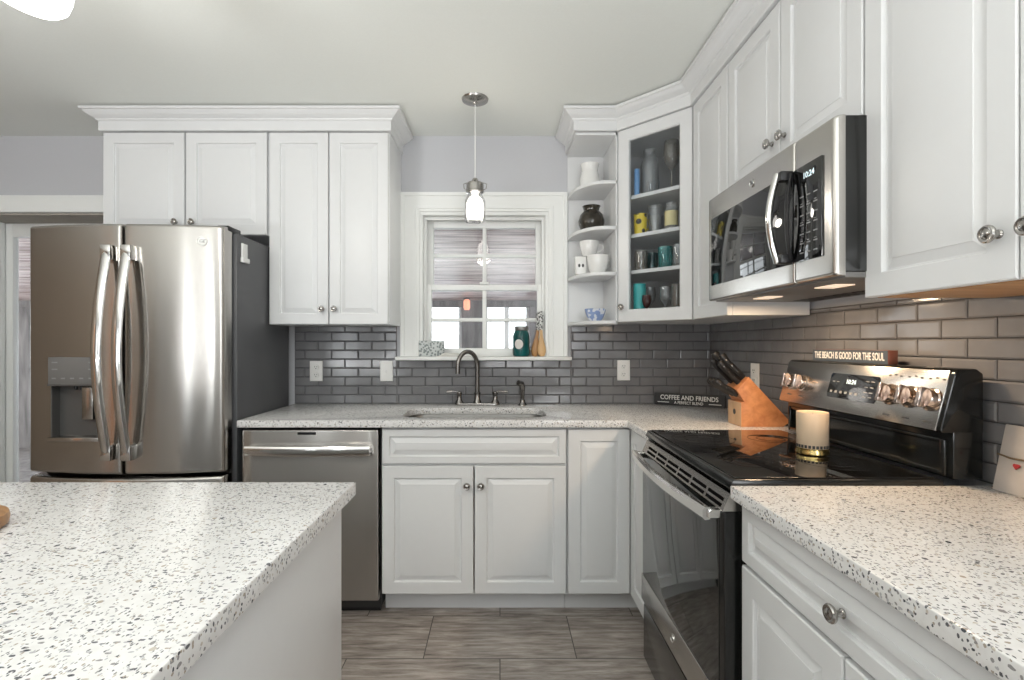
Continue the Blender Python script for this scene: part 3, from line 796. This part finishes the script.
# dispenser
dy_ = max(yf(hole[0]), yf(hole[1]))+.0
dp = MB()
dp.box(hole[0], hole[1], 2.176, 2.19, 1.088, hole[3], .002)
dp.build('dispenser_panel', 'panelgrey', ld)
rc = MB()
rc.box(hole[0], hole[0]+.006, 2.19, 2.238, .838, 1.09).box(hole[1]-.006, hole[1], 2.17, 2.238, .838, 1.09).box(hole[0], hole[1], 2.23, 2.238, .838, 1.09)
rc.box(hole[0], hole[1], 2.172, 2.238, 1.08, 1.088)
rc.build('dispenser_recess', 'recess', ld)
MB().box(hole[0]-.002, hole[1]+.002, 2.168, 2.236, .838, .856, .003).build('drip_tray', 'steel', ld)
MB().box(-1.835, -1.785, 2.192, 2.215, .93, 1.075, .005).build('dispenser_paddle', 'nickel', ld)
nz = MB()
for x in (-1.87, -1.845): nz.lathe([(.009, .03), (.007, 0), (.0, 0)], (x, 2.205, 1.062), 10)
nz.build('nozzle', 'black', ld)
lg = MB()
for z in (1.18, 1.15):
    for x in (-1.95, -1.79): lg.box(x, x+.024, 2.1745, 2.177, z, z+.005)
for x in (-1.95, -1.91, -1.87, -1.83, -1.79): lg.box(x, x+.016, 2.1745, 2.177, 1.11, 1.116)
lg.build('button_legend', 'legend', ld)
def emblem(parent, M_, r=.016):
    e = MB().lathe([(0, .0015), (r*.80, .0015), (r*.86, .003), (r*.97, .003), (r, .001), (r, 0)], seg=24, M_=M_)
    eo = e.build('emblem', 'polished', parent)
    MB().text('GE', r*.95, M_ @ T(0, 0, .0018), .0004, shear=.25).build('emblem_monogram', 'slate', eo)
emblem(rd, T(-1.31, yf(-1.31)-.0004, 1.715) @ R(.18, 'Z') @ R(PI/2, 'X'), .022)
hc = MB().box(-1.275, -1.222, 2.25, 2.36, 1.773, 1.797, .005); hc.build('hinge_cover', 'black', rf)
cl = thing('magnetic_clip', 'small white magnetic clip on the refrigerator side', 'clip', (-1.2115, 2.36, 1.64))
MB().box(-1.2118, -1.203, 2.338, 2.385, 1.66, 1.735, .002).build('clip_plate', 'plastic', cl)
MB().box(-1.2118, -1.197, 2.333, 2.395, 1.645, 1.668, .003).build('clip_foot', 'plastic', cl)

# ------------------------------------------------------------------ stove
W = .716
rg = thing('electric_range', 'freestanding stove with black glass top and oven door', 'stove', (.556, 1.957, 0), RW)
L = dict(parent=rg, local=True)
MB().box(.001, W-.001, .047, .60, .03, .898, .003).build('stove_body', 'enamel', **L)
# cooktop
ck = MB()
ck.poly([(0, .020, .898), (0, .014, .906), (0, .020, .922), (0, .028, .926), (0, .545, .926), (0, .545, .898)], (W, 0, 0), bev=.0015)
ck.build('cooktop_frame', 'enamel', **L)
gt = MB().slab([(.012, .034), (W-.012, .034), (W-.012, .53), (.012, .53)], [], .9262, .9292, .001)
gto = gt.build('glass_cooktop', 'blackglass', **L)
M['burner'] = glassy('grey_burner_print', (.02, .02, .02), .08)
br_ = MB()
for cx, cy, r in ((.19, .16, .105), (.53, .16, .075), (.19, .40, .075), (.53, .40, .105)):
    for q in (1, .62): br_.lathe([(r*q-.002, 0), (r*q-.002, .0003), (r*q, .0003), (r*q, 0)], (cx, cy, .9292), 40)
br_.build('burner_rings', 'burner', gto, local=True)
# oven door
od = MB().box(.004, W-.004, .002, .046, .27, .846, .004).build('oven_door', 'enamel', **L)
MB().box(.012, W-.030, -.001, .003, .372, .844, .0015).build('oven_glass', 'ovenglass', od, local=True)
ov = MB().box(.006, W-.006, -.004, .003, .272, .371, .002).build('door_strip', 'steel_range', od, local=True)
vt = MB().poly([(.006, -.001, .846), (.006, .018, .890), (.006, .046, .890), (.006, .046, .846)], (W-.012, 0, 0)).build('vent_trim', 'steel_range', od, local=True)
vs = MB()
dirv = Vector((0, .019, .044)).normalized(); ax = math.atan2(.019, .044)
for k in range(6):
    for q in (0, 1):
        x0 = .06+k*.108
        vs.box(x0, x0+.092, -.0008, .001, .006+q*.016, .015+q*.016, M_=T(0, -.001, .846) @ R(-ax, 'X'))
vs.build('vent_slots', 'slot', vt, local=True)
hd = MB(); pts = []
for k in range(21):
    t = k/20; pts.append((.018+(W-.036)*t, -.036-.022*math.sin(PI*t)))
hd.sweep(pts, [(-.010, .822), (.004, .820), (.010, .827), (.010, .846), (.004, .853), (-.010, .851)], to3)
hd.box(.014, .040, -.034, .003, .826, .848, .003).box(W-.040, W-.014, -.034, .003, .826, .848, .003)
hd.build('handle', 'polished', od, local=True, recalc=True)
# drawer
MB().box(.005, W-.005, .004, .046, .045, .252, .004).build('storage_drawer', 'slate', **L)
MB().box(.02, W-.02, .06, .09, 0, .045).build('toe_kick', 'black', **L)
emblem(ov, rg.matrix_basis @ T(W*.50, -.0042, .322) @ R(PI/2, 'X'), .014)
# backguard
bg_o = MB().box(.001, W-.001, .57, .645, .9262, 1.052, .004).build('backguard_riser', 'enamel', **L)
rl = MB().box(.03, W-.03, .560, .571, .931, .945, .004).box(.03, W-.03, .562, .571, 1.012, 1.024, .004).box(W-.032, W-.016, .560, .571, .931, 1.024, .005).box(.016, .032, .560, .571, .931, 1.024, .005)
rl.build('riser_rail', 'enamel', bg_o, local=True)
cpn = MB().poly([(0, .541, 1.042), (0, .537, 1.050), (0, .574, 1.192), (0, .584, 1.202), (0, .628, 1.202), (0, .645, 1.190), (0, .645, 1.042)], (W, 0, 0), bev=.004).build('control_panel', 'enamel', **L)
th = math.atan2(.037, .142); MP = T(0, .537, 1.050) @ R(-th, 'X')     # local x along, z up the slanted face, -y outwards
ph = math.hypot(.037, .142)
fp = MB().box(.006, W-.012, -.003, .004, -.004, ph+.004, .0015, M_=MP).build('face_plate', 'steel_range', cpn, local=True)
dsp = MB().poly([(x, -.006, z) for x, z in [(.275, .045), (.280, .038), (.483, .038), (.488, .045), (.488, .112), (.483, .119), (.280, .119), (.275, .112)]], (0, .004, 0), M_=MP).build('display', 'blackglass', fp, local=True)
MB().text('10:24', .020, MP @ T(.375, -.0063, .094) @ R(PI/2, 'X'), .0002).build('clock_digits', 'digits', dsp, local=True)
lg = MB()
for x in (.290, .310): lg.box(x, x+.012, -.0066, -.0058, .090, .093, M_=MP)
for x in (.437, .460):
    for z in (.100, .082, .066, .052): lg.box(x, x+.014, -.0066, -.0058, z, z+.003, M_=MP)
for x in (.288, .311, .334, .357, .380, .403): lg.box(x, x+.011, -.0066, -.0058, .054, .062, M_=MP)
lg.build('button_legend', 'legend', dsp, local=True)
lg = MB()
for x in (.540, .608, .675):
    lg.box(x-.012, x+.012, -.0036, -.0028, .012, .016, M_=MP)
    for a in (-.02, 0, .02): lg.box(x+a-.004, x+a+.004, -.0036, -.0028, .125+.003*(a == 0), .129+.003*(a == 0), M_=MP)
for x in (.062, .132): lg.box(x-.012, x+.012, -.0036, -.0028, .022, .026, M_=MP)
lg.build('knob_legend', 'darkprint', fp, local=True)
for x in (.062, .132, .540, .608, .675):
    k = MB().lathe([(0, 0), (.030, 0), (.030, .006), (.026, .008), (.0255, .020), (.024, .023), (0, .023)], seg=26, M_=MP @ T(x, -.003, .072) @ R(PI/2, 'X'))
    k.box(-.0065, .0065, -.026, .026, .02, .040, .003, M_=MP @ T(x, -.003, .072) @ R(PI/2, 'X'))
    k.build('control_knob', 'warmreflect', cpn, local=True)

# ------------------------------------------------------------------ microwave
W2, H2 = .738, .392
mw = thing('microwave_oven', 'stainless over-the-range microwave with black glass door', 'microwave', (.812, 1.956, 1.431), RW)
L = dict(parent=mw, local=True)
MB().box(.002, W2-.002, .030, .405, .010, H2, .002).build('microwave_body', 'enamel', **L)
bw = lambda x: .0-.0*x
fr_ = MB().bowed(0, .572, 0, H2, lambda x: .004*((x-W2/2)/(W2/2))**2, .03, .006).build('microwave_door', 'steel_range', **L)
fc = MB().bowed(.574, W2, 0, H2, lambda x: .004*((x-W2/2)/(W2/2))**2, .03, .010).build('control_panel', 'steel_range', **L)
MB().box(.036, .570, -.0015, .006, .055, .310, .001).build('door_window', 'blackglass', fr_, local=True)
cpz = MB().box(.576, .695, -.0012, .006, .055, .310, .001).build('control_glass', 'blackglass', fc, local=True)
MB().text('10:24', .022, T(.642, -.0016, .280) @ R(PI/2, 'X'), .0002).build('clock_digits', 'digits', cpz, local=True)
lg = MB()
for r in range(7):
    for c_ in range(3):
        lg.box(.605+c_*.029, .621+c_*.029, -.0018, -.001, .075+r*.025, .0785+r*.025)
        if r % 2: lg.box(.607+c_*.029, .617+c_*.029, -.0018, -.001, .082+r*.025, .084+r*.025)
lg.build('button_legend', 'legend', cpz, local=True)
pts = [(.546, -.010, .052)]
for k in range(17):
    t = k/16; pts.append((.546, -.030-.024*math.sin(PI*t), .060+.250*t))
h = MB().tube([p for p in pts[1:]], .0115, 16, flat=(.8, .85), up=(0, -1, 0))
ho = h.build('handle', 'polished', fr_, local=True)
hb = MB()
for z in (.070, .300): MB().box(.534, .571, -.033, .002, z-.013, z+.013, .003).build('handle_mount', 'black', ho, local=True)
ptb = [(.567, -.006-.010*math.sin(PI*k/12), .066+.238*k/12) for k in range(13)]
hb.tube(ptb, .006, 10, flat=(.8, 1.3), up=(0, -1, 0))
hb.build('handle_guard', 'black', ho, local=True)
emblem(fr_, mw.matrix_basis @ T(.345, -.0006, .350) @ R(PI/2, 'X'), .013)
un = MB().box(.004, W2-.004, .032, .40, -.004, .0095, .001).build('underside', 'panelgrey', **L)
uv = MB()
for k in range(14): uv.box(.06+k*.045, .09+k*.045, .30, .37, -.0055, -.0035)
uv.build('vent_grille', 'black', un, local=True)
for x in (.20, .55):
    MB().box(x-.045, x+.045, .10, .155, -.007, -.0035, .001).build('cooktop_lamp', 'warmlamp', un, local=True)
    area('microwave_cooktop_light', (.812+.128, 1.956-x, 1.431-.012), (0, 0, 0), .05, .08, 3.0, (1, .72, .46))

# ------------------------------------------------------------------ lights in the picture
px_, py_ = -.124, 2.487
pl = thing('pendant_light', 'lit mason jar pendant light hanging above the sink', 'lamp', (px_, py_, 1.87))
MB().lathe([(.0, -.030), (.010, -.028), (.014, -.020), (.045, -.016), (.064, -.008), (.067, 0), (0, 0)], (px_, py_, CE-.0005), 32).build('ceiling_canopy', 'nickel', pl)
MB().tube([(px_, py_, 2.06), (px_, py_, CE-.02)], .0028, 8).build('cord', 'plastic', pl)
MB().lathe([(0, .075), (.012, .073), (.016, .062), (.026, .052), (.040, .050), (.043, .046), (.043, .012), (.046, .010), (.046, .004), (.040, .0), (0, 0)], (px_, py_, 2.012), 28).build('jar_lid', 'nickel', pl)
bl = MB()
for s_ in (-1, 1):
    bl.tube([(px_+s_*.040, py_, 2.028), (px_+s_*.055, py_, 2.036), (px_+s_*.058, py_, 2.058), (px_+s_*.035, py_, 2.066), (px_+s_*.012, py_, 2.064)], .0025, 6)
bl.build('wire_bail', 'nickel', pl)
MB().lathe([(.034, .145), (.036, .135), (.042, .122), (.050, .108), (.052, .09), (.052, .012), (.047, .002), (0, 0), (0, .003), (.046, .005), (.050, .013), (.050, .09), (.048, .107), (.040, .121), (.033, .134)], (px_, py_, 1.868), 28).build('glass_jar', 'bulbglass', pl)
MB().lathe([(.0, 0), (.026, .003), (.042, .016), (.0455, .045), (.0435, .080), (.030, .108), (.016, .115), (.014, .135), (0, .135)], (px_, py_, 1.880), 24).build('bulb', 'bulb', pl)
point('sink_pendant_light', (px_, py_-.09, 1.90), 3.0, (1, .93, .82), .05)

ip = thing('island_pendant', 'bright white opal glass shade hanging at the top left over the island', 'lamp', (-1.135, 1.2, 2.06))
MT = T(-1.135, 1.2, 2.068) @ R(.13, 'Y') @ R(.0, 'X')
MB().lathe([(0, 0), (.030, .002), (.060, .012), (.074, .026), (.080, .05), (.080, .14), (.07, .17), (.035, .19), (0, .19)], seg=32, M_=MT).build('glass_shade', 'shade', ip)
MB().lathe([(.038, .0), (.038, .03), (.02, .045), (0, .045)], seg=20, M_=MT @ T(0, 0, .188)).build('shade_fitter', 'nickel', ip)
MB().tube([(-1.105, 1.2, 2.29), (-1.105, 1.2, CE-.02)], .006, 8).build('stem', 'nickel', ip)
MB().lathe([(.0, -.025), (.06, -.02), (.065, 0), (0, 0)], (-1.105, 1.2, CE-.0005), 24).build('ceiling_canopy', 'nickel', ip)
point('island_pendant_light', (-1.135, 1.2, 1.96), 9, (1, .95, .88), .08)

# ------------------------------------------------------------------ sockets
def outlet(label, x, y, z, rot, kind):
    o = thing('wall_outlet' if kind == 'outlet' else 'light_switch', label, 'outlet' if kind == 'outlet' else 'switch', (x, y, z), rot)
    MB().panel(.074, .118, .006, 1, T(-.037, 0, 0), raised=False).build('cover_plate', 'plastic', o, local=True)
    if kind == 'outlet':
        for zz in (.036, .082):
            so = MB().lathe([(0, .003), (.015, .003), (.0165, 0)], seg=20, M_=T(0, -.006, zz) @ R(PI/2, 'X')).build('socket', 'plastic', o, local=True)
            q = MB()
            for dx_ in (-.006, .006): q.box(dx_-.0012, dx_+.0012, -.0098, -.0088, zz-.001, zz+.007)
            q.lathe([(0, .0008), (.0025, .0008), (.0025, 0)], seg=10, M_=T(0, -.0089, zz-.008) @ R(PI/2, 'X'))
            q.build('slots', 'slot', so, local=True)
    else:
        MB().box(-.005, .005, -.014, -.006, .050, .066, .002).build('toggle', 'plastic', o, local=True)
    return o
outlet('white double outlet on the tiles beside the refrigerator', -1.072, 2.919, 1.045, 0, 'outlet')
outlet('white light switch plate on the tiles under the window corner', -.662, 2.919, 1.045, 0, 'switch')
outlet('white double outlet on the tiles right of the window', .721, 2.919, 1.050, 0, 'outlet')
outlet('white outlet plate on the right wall behind the knife block', XR-.0115, 2.395, 1.052, RW, 'outlet')

# ------------------------------------------------------------------ knife block and knives
kb = thing('knife_block', 'slanted orange wooden knife block on the corner counter', 'knife block', (1.11, 2.16, .914))
ky0, ky1 = 2.100, 2.220
prof = [(1.014, .9145), (1.190, .9145), (1.2145, .932), (1.2145, .942), (1.046, 1.124), (.994, 1.070), (1.028, 1.018), (1.014, 1.018)]
MB().poly([(x, ky0, z) for x, z in prof], (0, ky1-ky0, 0), bev=.0015).build('block_body', 'blockwood', kb)
ke = MB().box(1.0125, 1.0142, ky0+.001, ky1-.001, .917, 1.016).build('front_face', 'blockend', kb)
MB().lathe([(0, .0006), (.012, .0006), (.012, 0)], seg=16, M_=T(1.0125, (ky0+ky1)/2, .972) @ R(-PI/2, 'Y')).build('round_stamp', 'darkprint', ke)
kd = Vector((-.70, 0, .714)).normalized()       # the way the handles point
kn = Vector((-.052, 0, -.054)).normalized()     # along the slotted face, downwards
RK = Vector((0, 0, 1)).rotation_difference(kd).to_matrix().to_4x4()
def knife(lab, along, y, ln, r):
    o = thing('kitchen_knife', lab, 'knife', (0, 0, 0), 0, 'black handled knives in the wooden block')
    p0 = Vector((1.046, y, 1.124)) + kn*along if along < .08 else Vector((1.010, y, 1.046))
    o.location = p0
    RM = T(*p0) @ RK
    MB().box(-.007, .007, -.0006, .0006, -.02, .006, M_=RM).build('blade', 'polished', o)
    r *= 1.18
    hb_ = MB().tube([(0, 0, .004), (0, 0, .012), (.001, 0, ln*.35), (-.001, 0, ln*.7), (.003, 0, ln*.92), (.005, 0, ln)], [r*.9, r, r*1.02, r*.95, r*1.2, r*.9], 12, flat=(1.15, .72), M_=RM, up=(1, 0, 0)).build('handle', 'black', o)
    for q in (.3, .55, .8):
        MB().lathe([(0, .0012), (.0022, .0012), (.0025, 0)], seg=8, M_=RM @ T(0, -r*.70, ln*q) @ R(PI/2, 'X')).build('rivet', 'polished', hb_)
knife('long black knife handle in the top slot of the block, nearer the camera', .012, 2.130, .140, .0110)
knife('thick black knife handle in the top slot of the block, nearer the wall', .012, 2.188, .150, .0120)
knife('black knife handle in the second slot of the block, nearer the camera', .039, 2.128, .125, .0105)
knife('black knife handle in the second slot of the block, nearer the wall', .039, 2.186, .128, .0105)
kd = Vector((-.86, 0, .51)).normalized(); RK = Vector((0, 0, 1)).rotation_difference(kd).to_matrix().to_4x4()
for lab, y in (('short black knife handle in the lowest row of the block, nearest the camera', 2.118), ('short black knife handle in the lowest row of the block, middle one', 2.152), ('short black knife handle in the lowest row of the block, nearest the wall', 2.190)):
    knife(lab, .082, y, .115, .0095)

# ------------------------------------------------------------------ candle, signs, leaning board, round board
cx, cy = .953, 1.525
ca = thing('candle', 'cream frosted glass candle with a gold base on the black cooktop', 'candle', (cx, cy, .9295))
MB().lathe([(0, .016), (.040, .016), (.0425, .020), (.0432, .124), (.0425, .127), (.0405, .125), (.0400, .112), (0, .112)], (cx, cy, .9297), 36).build('candle_glass', 'wax', ca)
MB().lathe([(0, 0), (.042, 0), (.045, .003), (.045, .009), (.043, .013), (.0434, .019), (.0415, .020), (0, .0165)], (cx, cy, .9297), 36).build('gold_base', 'gold', ca)
dt = MB()
for k in range(26):
    a = 2*PI*k/26; dt.box(-.0035, .0035, -.0006, .0006, .021, .030, M_=T(cx, cy, .9297) @ R(a, 'Z') @ T(0, -.0428, 0))
dt.build('band_pattern', 'darkprint', ca)
MB().tube([(cx, cy, 1.0395), (cx+.001, cy, 1.053)], .0012, 6).build('wick', 'black', ca)

def sign(label, p0, p1, z0, h, t, mat, side, lines):
    """box sign from p0 to p1 (left to right as read), lettering on the face"""
    v = Vector((p1[0]-p0[0], p1[1]-p0[1], 0)); ln = v.length; a = math.atan2(v.y, v.x)
    o = thing('wooden_sign', label, 'sign', (p0[0], p0[1], z0), a)
    MB().box(0, ln, 0, t, 0, h, .0012).build('sign_block', side, o, local=True)
    fo = MB().box(.0008, ln-.0008, -.0006, .0004, .0008, h-.0008).build('sign_face', mat, o, local=True)
    q = MB()
    for s_, size, x, z, wd in lines: q.text(s_, size, T(x*ln, -.0008, z*h) @ R(PI/2, 'X'), .0002, width=wd)
    return o, fo, q, ln
o, fo, q, ln = sign('black sign reading coffee and friends, leaning in the counter corner', (.893, 2.893), (1.213, 2.692), .9145, .068, .018, 'signblack', 'signblack',
     [('COFFEE AND FRIENDS', .036, .5, .64, .86), ('A PERFECT BLEND', .022, .5, .24, .86)])
for a_, b_ in ((.05, .22), (.78, .95)): q.box(ln*a_, ln*b_, -.001, -.0005, .068*.22, .068*.27)
q.build('lettering', 'letter', fo, local=True)
o, fo, q, ln = sign('narrow slate sign reading the beach is good for the soul, on top of the stove', (1.150, 1.838), (1.150, 1.482), 1.2025, .042, .030, 'signnavy', 'redwood',
     [('THE BEACH IS GOOD FOR THE SOUL', .033, .5, .5, .60)])
q.build('lettering', 'letter', fo, local=True)

lb = thing('leaning_board', 'small whitewashed board with twine and a red heart leaning at the right edge', 'board', (1.195, 1.12, .9145))
tl = math.atan2(.033, .157)
MBd = T(1.1865, 1.206, .9147) @ R(RW, 'Z') @ R(-tl, 'X')
MB().box(0, .19, 0, .007, 0, .160, .0015, M_=MBd).build('board_panel', 'tin', lb)
tw = MB().tube([(.0, -.003, .086), (.03, -.004, .082), (.06, -.004, .083), (.10, -.004, .078), (.15, -.004, .080), (.19, -.003, .077)], .0022, 8, M_=MBd)
tw.build('twine', 'twine', lb)
hh = []
for k in range(24):
    a = 2*PI*k/24; hh.append((.048+.00045*16*math.sin(a)**3, -.002, .066+.00045*(13*math.cos(a)-5*math.cos(2*a)-2*math.cos(3*a)-math.cos(4*a))))
MB().poly(hh, (0, -.004, 0), M_=MBd).build('red_heart', 'redheart', lb)

rb = thing('round_board', 'brown round wooden board at the left edge of the island top', 'board', (-1.045, .905, .914))
MB().lathe([(0, 0), (.105, 0), (.112, .004), (.114, .014), (.112, .024), (.105, .028), (0, .028)], (-1.045, .905, .9145), 40).build('board_disc', 'board', rb)

# ------------------------------------------------------------------ window sill
j = thing('mason_jar', 'dark teal mason jar with a white round label on the window sill', 'jar', (.125, 2.93, 1.189))
MB().lathe([(0, 0), (.042, 0), (.049, .006), (.051, .02), (.051, .115), (.047, .133), (.039, .147), (.038, .152), (0, .152)], (.125, 2.93, 1.1893), 28).build('jar_body', 'tealpaint', j)
MB().lathe([(.0405, 0), (.0415, .002), (.0415, .022), (.039, .025), (0, .025)], (.125, 2.93, 1.1893+.152), 28).build('jar_lid', 'greylid', j)
q = MB(); rings = []
for f_ in (.02, .35, .7, 1):
    ring = []
    for k in range(24):
        a = 2*PI*k/24; g_ = .026*f_*math.cos(a)/.0515-.35
        ring.append(q.bm.verts.new((.125+.0519*math.sin(g_), 2.93-.0519*math.cos(g_), 1.1893+.072+.028*f_*math.sin(a))))
    rings.append(ring)
q.bm.faces.new(rings[0])
for A, B in zip(rings, rings[1:]):
    for k in range(24): q.bm.faces.new((A[k], A[(k+1) % 24], B[(k+1) % 24], B[k]))
q.build('round_label', 'paper', j)
def server(lab, x, y, lean, mat):
    o = thing('wooden_spoon', lab, 'spoon', (x, y, 1.189), 0, 'wooden spoons on the window sill')
    Ms = T(x, y, 1.1895) @ R(lean, 'Y')
    b_ = MB().tube([(0, 0, 0), (0, 0, .006), (0, 0, .025), (0, .001, .05), (0, .002, .085), (0, .002, .115), (0, .002, .16)], [.010, .017, .024, .024, .016, .010, .008], 14, flat=(.45, 1), M_=Ms, up=(0, -1, 0))
    b_.build('spoon_bowl', mat, o)
    MB().tube([(0, .002, .155), (0, .002, .20), (0, .002, .245), (0, .002, .262), (0, .002, .267)], [.012, .014, .018, .016, .006], 12, flat=(.4, 1), M_=Ms, up=(0, -1, 0)).build('spoon_handle', 'zebra', o)
server('darker wooden spoon with black and white handle beside the teal jar', .203, 2.950, .13, 'spoon1')
server('paler wooden spoon with black and white handle by the window casing', .245, 2.918, -.035, 'spoon2')
bx = thing('patterned_box', 'small grey patterned box at the left end of the window sill', 'box', (-.41, 2.95, 1.189), .12)
MB().box(-.068, .082, -.025, .025, .0003, .092, .003).build('box_body', 'greypattern', bx, local=True)
MB().box(-.070, -.0685, -.025, .025, .001, .091, .0005).build('box_side', 'paper', bx, local=True)
pp = MB().poly([(-.37, 2.885, 1.1895), (-.25, 2.875, 1.1895), (-.22, 2.925, 1.1895), (-.33, 2.94, 1.1895)], (0, 0, .004)).poly([(-.35, 2.90, 1.194), (-.24, 2.888, 1.198), (-.235, 2.91, 1.206), (-.33, 2.915, 1.208)], (0, 0, .002))
tag(recenter(pp.build('folded_paper', 'paper')), 'loose white folded papers on the window sill behind the faucet', 'paper')

# ------------------------------------------------------------------ things on the open shelves
def lathe_thing(name, label, cat, x, y, z, prof, mat, seg=28, part=None, group=None):
    o = thing(name, label, cat, (x, y, z), 0, group)
    MB().lathe(prof, (x, y, z+.0003), seg).build(part or 'body', mat, o)
    return o
def shell(r0, r1, h, t=.004, lip=0, foot=0):
    """cup profile, outside then inside"""
    return [(0, foot*.0), (r0, 0), (r0+(r1-r0)*.25, h*.12), (r0+(r1-r0)*.62, h*.42), (r0+(r1-r0)*.86, h*.72), (r1, h), (r1-t*.5, h+.001), (r1-t, h),
            (r0+(r1-r0)*.86-t, h*.72), (r0+(r1-r0)*.62-t, h*.42), (r0+(r1-r0)*.2-t, h*.14+t), (0, h*.10+t)]
o = lathe_thing('ceramic_vase', 'white ceramic vase on the top open shelf', 'vase', .500, 2.785, 2.118,
    [(0, 0), (.048, 0), (.054, .006), (.054, .05), (.050, .085), (.043, .102), (.044, .110), (.050, .135), (.052, .142), (.048, .142), (.040, .112), (0, .10)], 'ceramic', part='vase_body')
o = lathe_thing('ceramic_pot', 'squat dark brown glazed pot on the second open shelf', 'pot', .508, 2.78, 1.880,
    [(0, 0), (.046, 0), (.056, .010), (.070, .045), (.072, .065), (.062, .098), (.046, .115), (.042, .122), (.046, .140), (.050, .146), (.046, .147), (.036, .122), (0, .11)], 'brownglaze', part='pot_body')
o = lathe_thing('teacup', 'wide white fluted teacup at the bottom of the cup stack', 'cup', .530, 2.715, 1.640, shell(.036, .060, .100), 'ceramic', part='cup_body')
MB().tube([(.585, 2.735, 1.72), (.605-.006, 2.75, 1.715), (.600, 2.752, 1.69), (.576, 2.735, 1.672)], .004, 8).build('handle', 'ceramic', o)
o = thing('face_box', 'small white square pot with two dark eyes on the third open shelf', 'pot', (.441, 2.74, 1.640))
MB().box(.411, .469, 2.713, 2.768, 1.6403, 1.7395, .006).build('pot_body', 'ceramic', o)
e_ = MB()
for x in (.430, .450): e_.lathe([(0, .0008), (.0065, .0008), (.0065, 0)], seg=14, M_=T(x, 2.7128, 1.688) @ R(PI/2, 'X') @ Matrix.Diagonal((1, 1.5, 1, 1)))
e_.build('painted_eyes', 'darkprint', o)
o = lathe_thing('teacup', 'white teacup on top of the cup stack', 'cup', .487, 2.735, 1.741, shell(.032, .052, .080), 'ceramic', part='cup_body')
MB().tube([(.537, 2.735, 1.806), (.556, 2.735, 1.806), (.566, 2.735, 1.79), (.556, 2.735, 1.772), (.530, 2.735, 1.762)], .004, 8).build('handle', 'ceramic', o)
lathe_thing('small_bowl', 'small blue and white bowl on the lowest open shelf', 'bowl', .522, 2.74, 1.385, shell(.028, .058, .068), 'bluewhite', part='bowl_body')

# ------------------------------------------------------------------ things behind the glass door
def tumbler(lab, x, y, z, r0, r1, h, mat, name='drinking_glass', cat='glass'):
    return lathe_thing(name, lab, cat, x, y, z, shell(r0, r1, h, .003), mat, 20, 'glass_body')
def stemmed(lab, x, y, z, r, h, mat, name='wine_glass', cat='glass'):
    pr = [(0, 0), (r*.85, 0), (r*.8, .003), (.006, .008), (.004, h*.18), (.004, h*.42), (.012, h*.47), (r*.8, h*.58), (r, h*.74), (r*.88, h), (r*.85, h), (r*.95, h*.74), (r*.7, h*.59), (0, h*.5)]
    return lathe_thing(name, lab, cat, x, y, z, pr, mat, 20, 'glass_body')
z = 2.03
lathe_thing('pillar_candle', 'slim pale blue candle at the left of the top glass-cabinet shelf', 'candle', .708, 2.585, z, [(0, 0), (.014, 0), (.014, .13), (.012, .135), (0, .133)], 'bluewax', 16, 'candle_wax')
o = lathe_thing('glass_jar', 'large clear glass jar with a narrow neck on the top cabinet shelf', 'jar', .785, 2.625, z, [(0, 0), (.042, 0), (.047, .008), (.047, .165), (.043, .190), (.031, .212), (.029, .220), (.031, .224), (.031, .248), (.028, .248), (.026, .218), (.040, .186), (.0435, .163), (.0435, .012), (0, .006)], 'clearglass', 24, 'jar_body')
tumbler('blue glass standing behind the large clear jar', .838, 2.715, z, .020, .026, .115, 'blueglass')
stemmed('ornate smoky cut glass goblet on the top cabinet shelf', .872, 2.540, z, .040, .262, 'smokeglass', 'goblet')
stemmed('smoky goblet half hidden at the right of the top cabinet shelf', .945, 2.475, z, .034, .235, 'smokeglass', 'goblet')
z = 1.83
o = tumbler('yellow mug with black spots on the second cabinet shelf', .730, 2.60, z, .030, .034, .105, 'yellowmug', 'spotted_mug', 'mug')
MB().tube([(.755, 2.615, z+.085), (.778, 2.625, z+.083), (.783, 2.627, z+.055), (.775, 2.624, z+.032), (.756, 2.615, z+.028)], .004, 8).build('handle', 'yellowmug', o)
o = tumbler('clear glass jar mug between yellow mug and labelled jar', .808, 2.61, z, .032, .035, .150, 'clearglass', 'glass_mug', 'mug')
o = lathe_thing('labelled_jar', 'clear jar with a yellow label on the second cabinet shelf', 'jar', .862, 2.515, z, [(0, 0), (.029, 0), (.032, .006), (.032, .105), (.026, .118), (.028, .122), (.028, .140), (.024, .140), (.022, .118), (.028, .1), (.028, .01), (0, .006)], 'clearglass', 24, 'jar_body')
MB().lathe([(.0326, .025), (.0328, .026), (.0328, .098), (.0326, .099)], (.862, 2.515, z), 24).build('paper_label', 'label', o)
z = 1.643
tumbler('grey cut glass tumbler at the left of the third cabinet shelf', .728, 2.585, z, .030, .033, .098, 'smokeglass')
tumbler('dark teal tumbler in the middle of the third cabinet shelf', .808, 2.66, z, .028, .032, .100, 'darkteal')
tumbler('bright teal patterned tumbler on the third cabinet shelf', .842, 2.545, z, .033, .036, .112, 'tealglass')
tumbler('clear tumbler at the right of the third cabinet shelf', .890, 2.490, z, .026, .029, .115, 'clearglass')
z = cz0+.018
tumbler('tall turquoise cup at the left of the cabinet bottom', .725, 2.60, z, .028, .032, .178, 'turquoise', 'tall_cup', 'cup')
stemmed('small dark red goblet in front of the turquoise cup', .745, 2.540, z, .024, .115, 'darkred', 'goblet')
stemmed('clear wine glass on the cabinet bottom, right of the dark goblet', .842, 2.55, z, .030, .160, 'clearglass')
stemmed('clear wine glass at the back of the cabinet bottom', .815, 2.72, z, .032, .175, 'clearglass')
tumbler('smoky tall tumbler at the right of the cabinet bottom', .884, 2.500, z, .027, .030, .165, 'smokeglass')
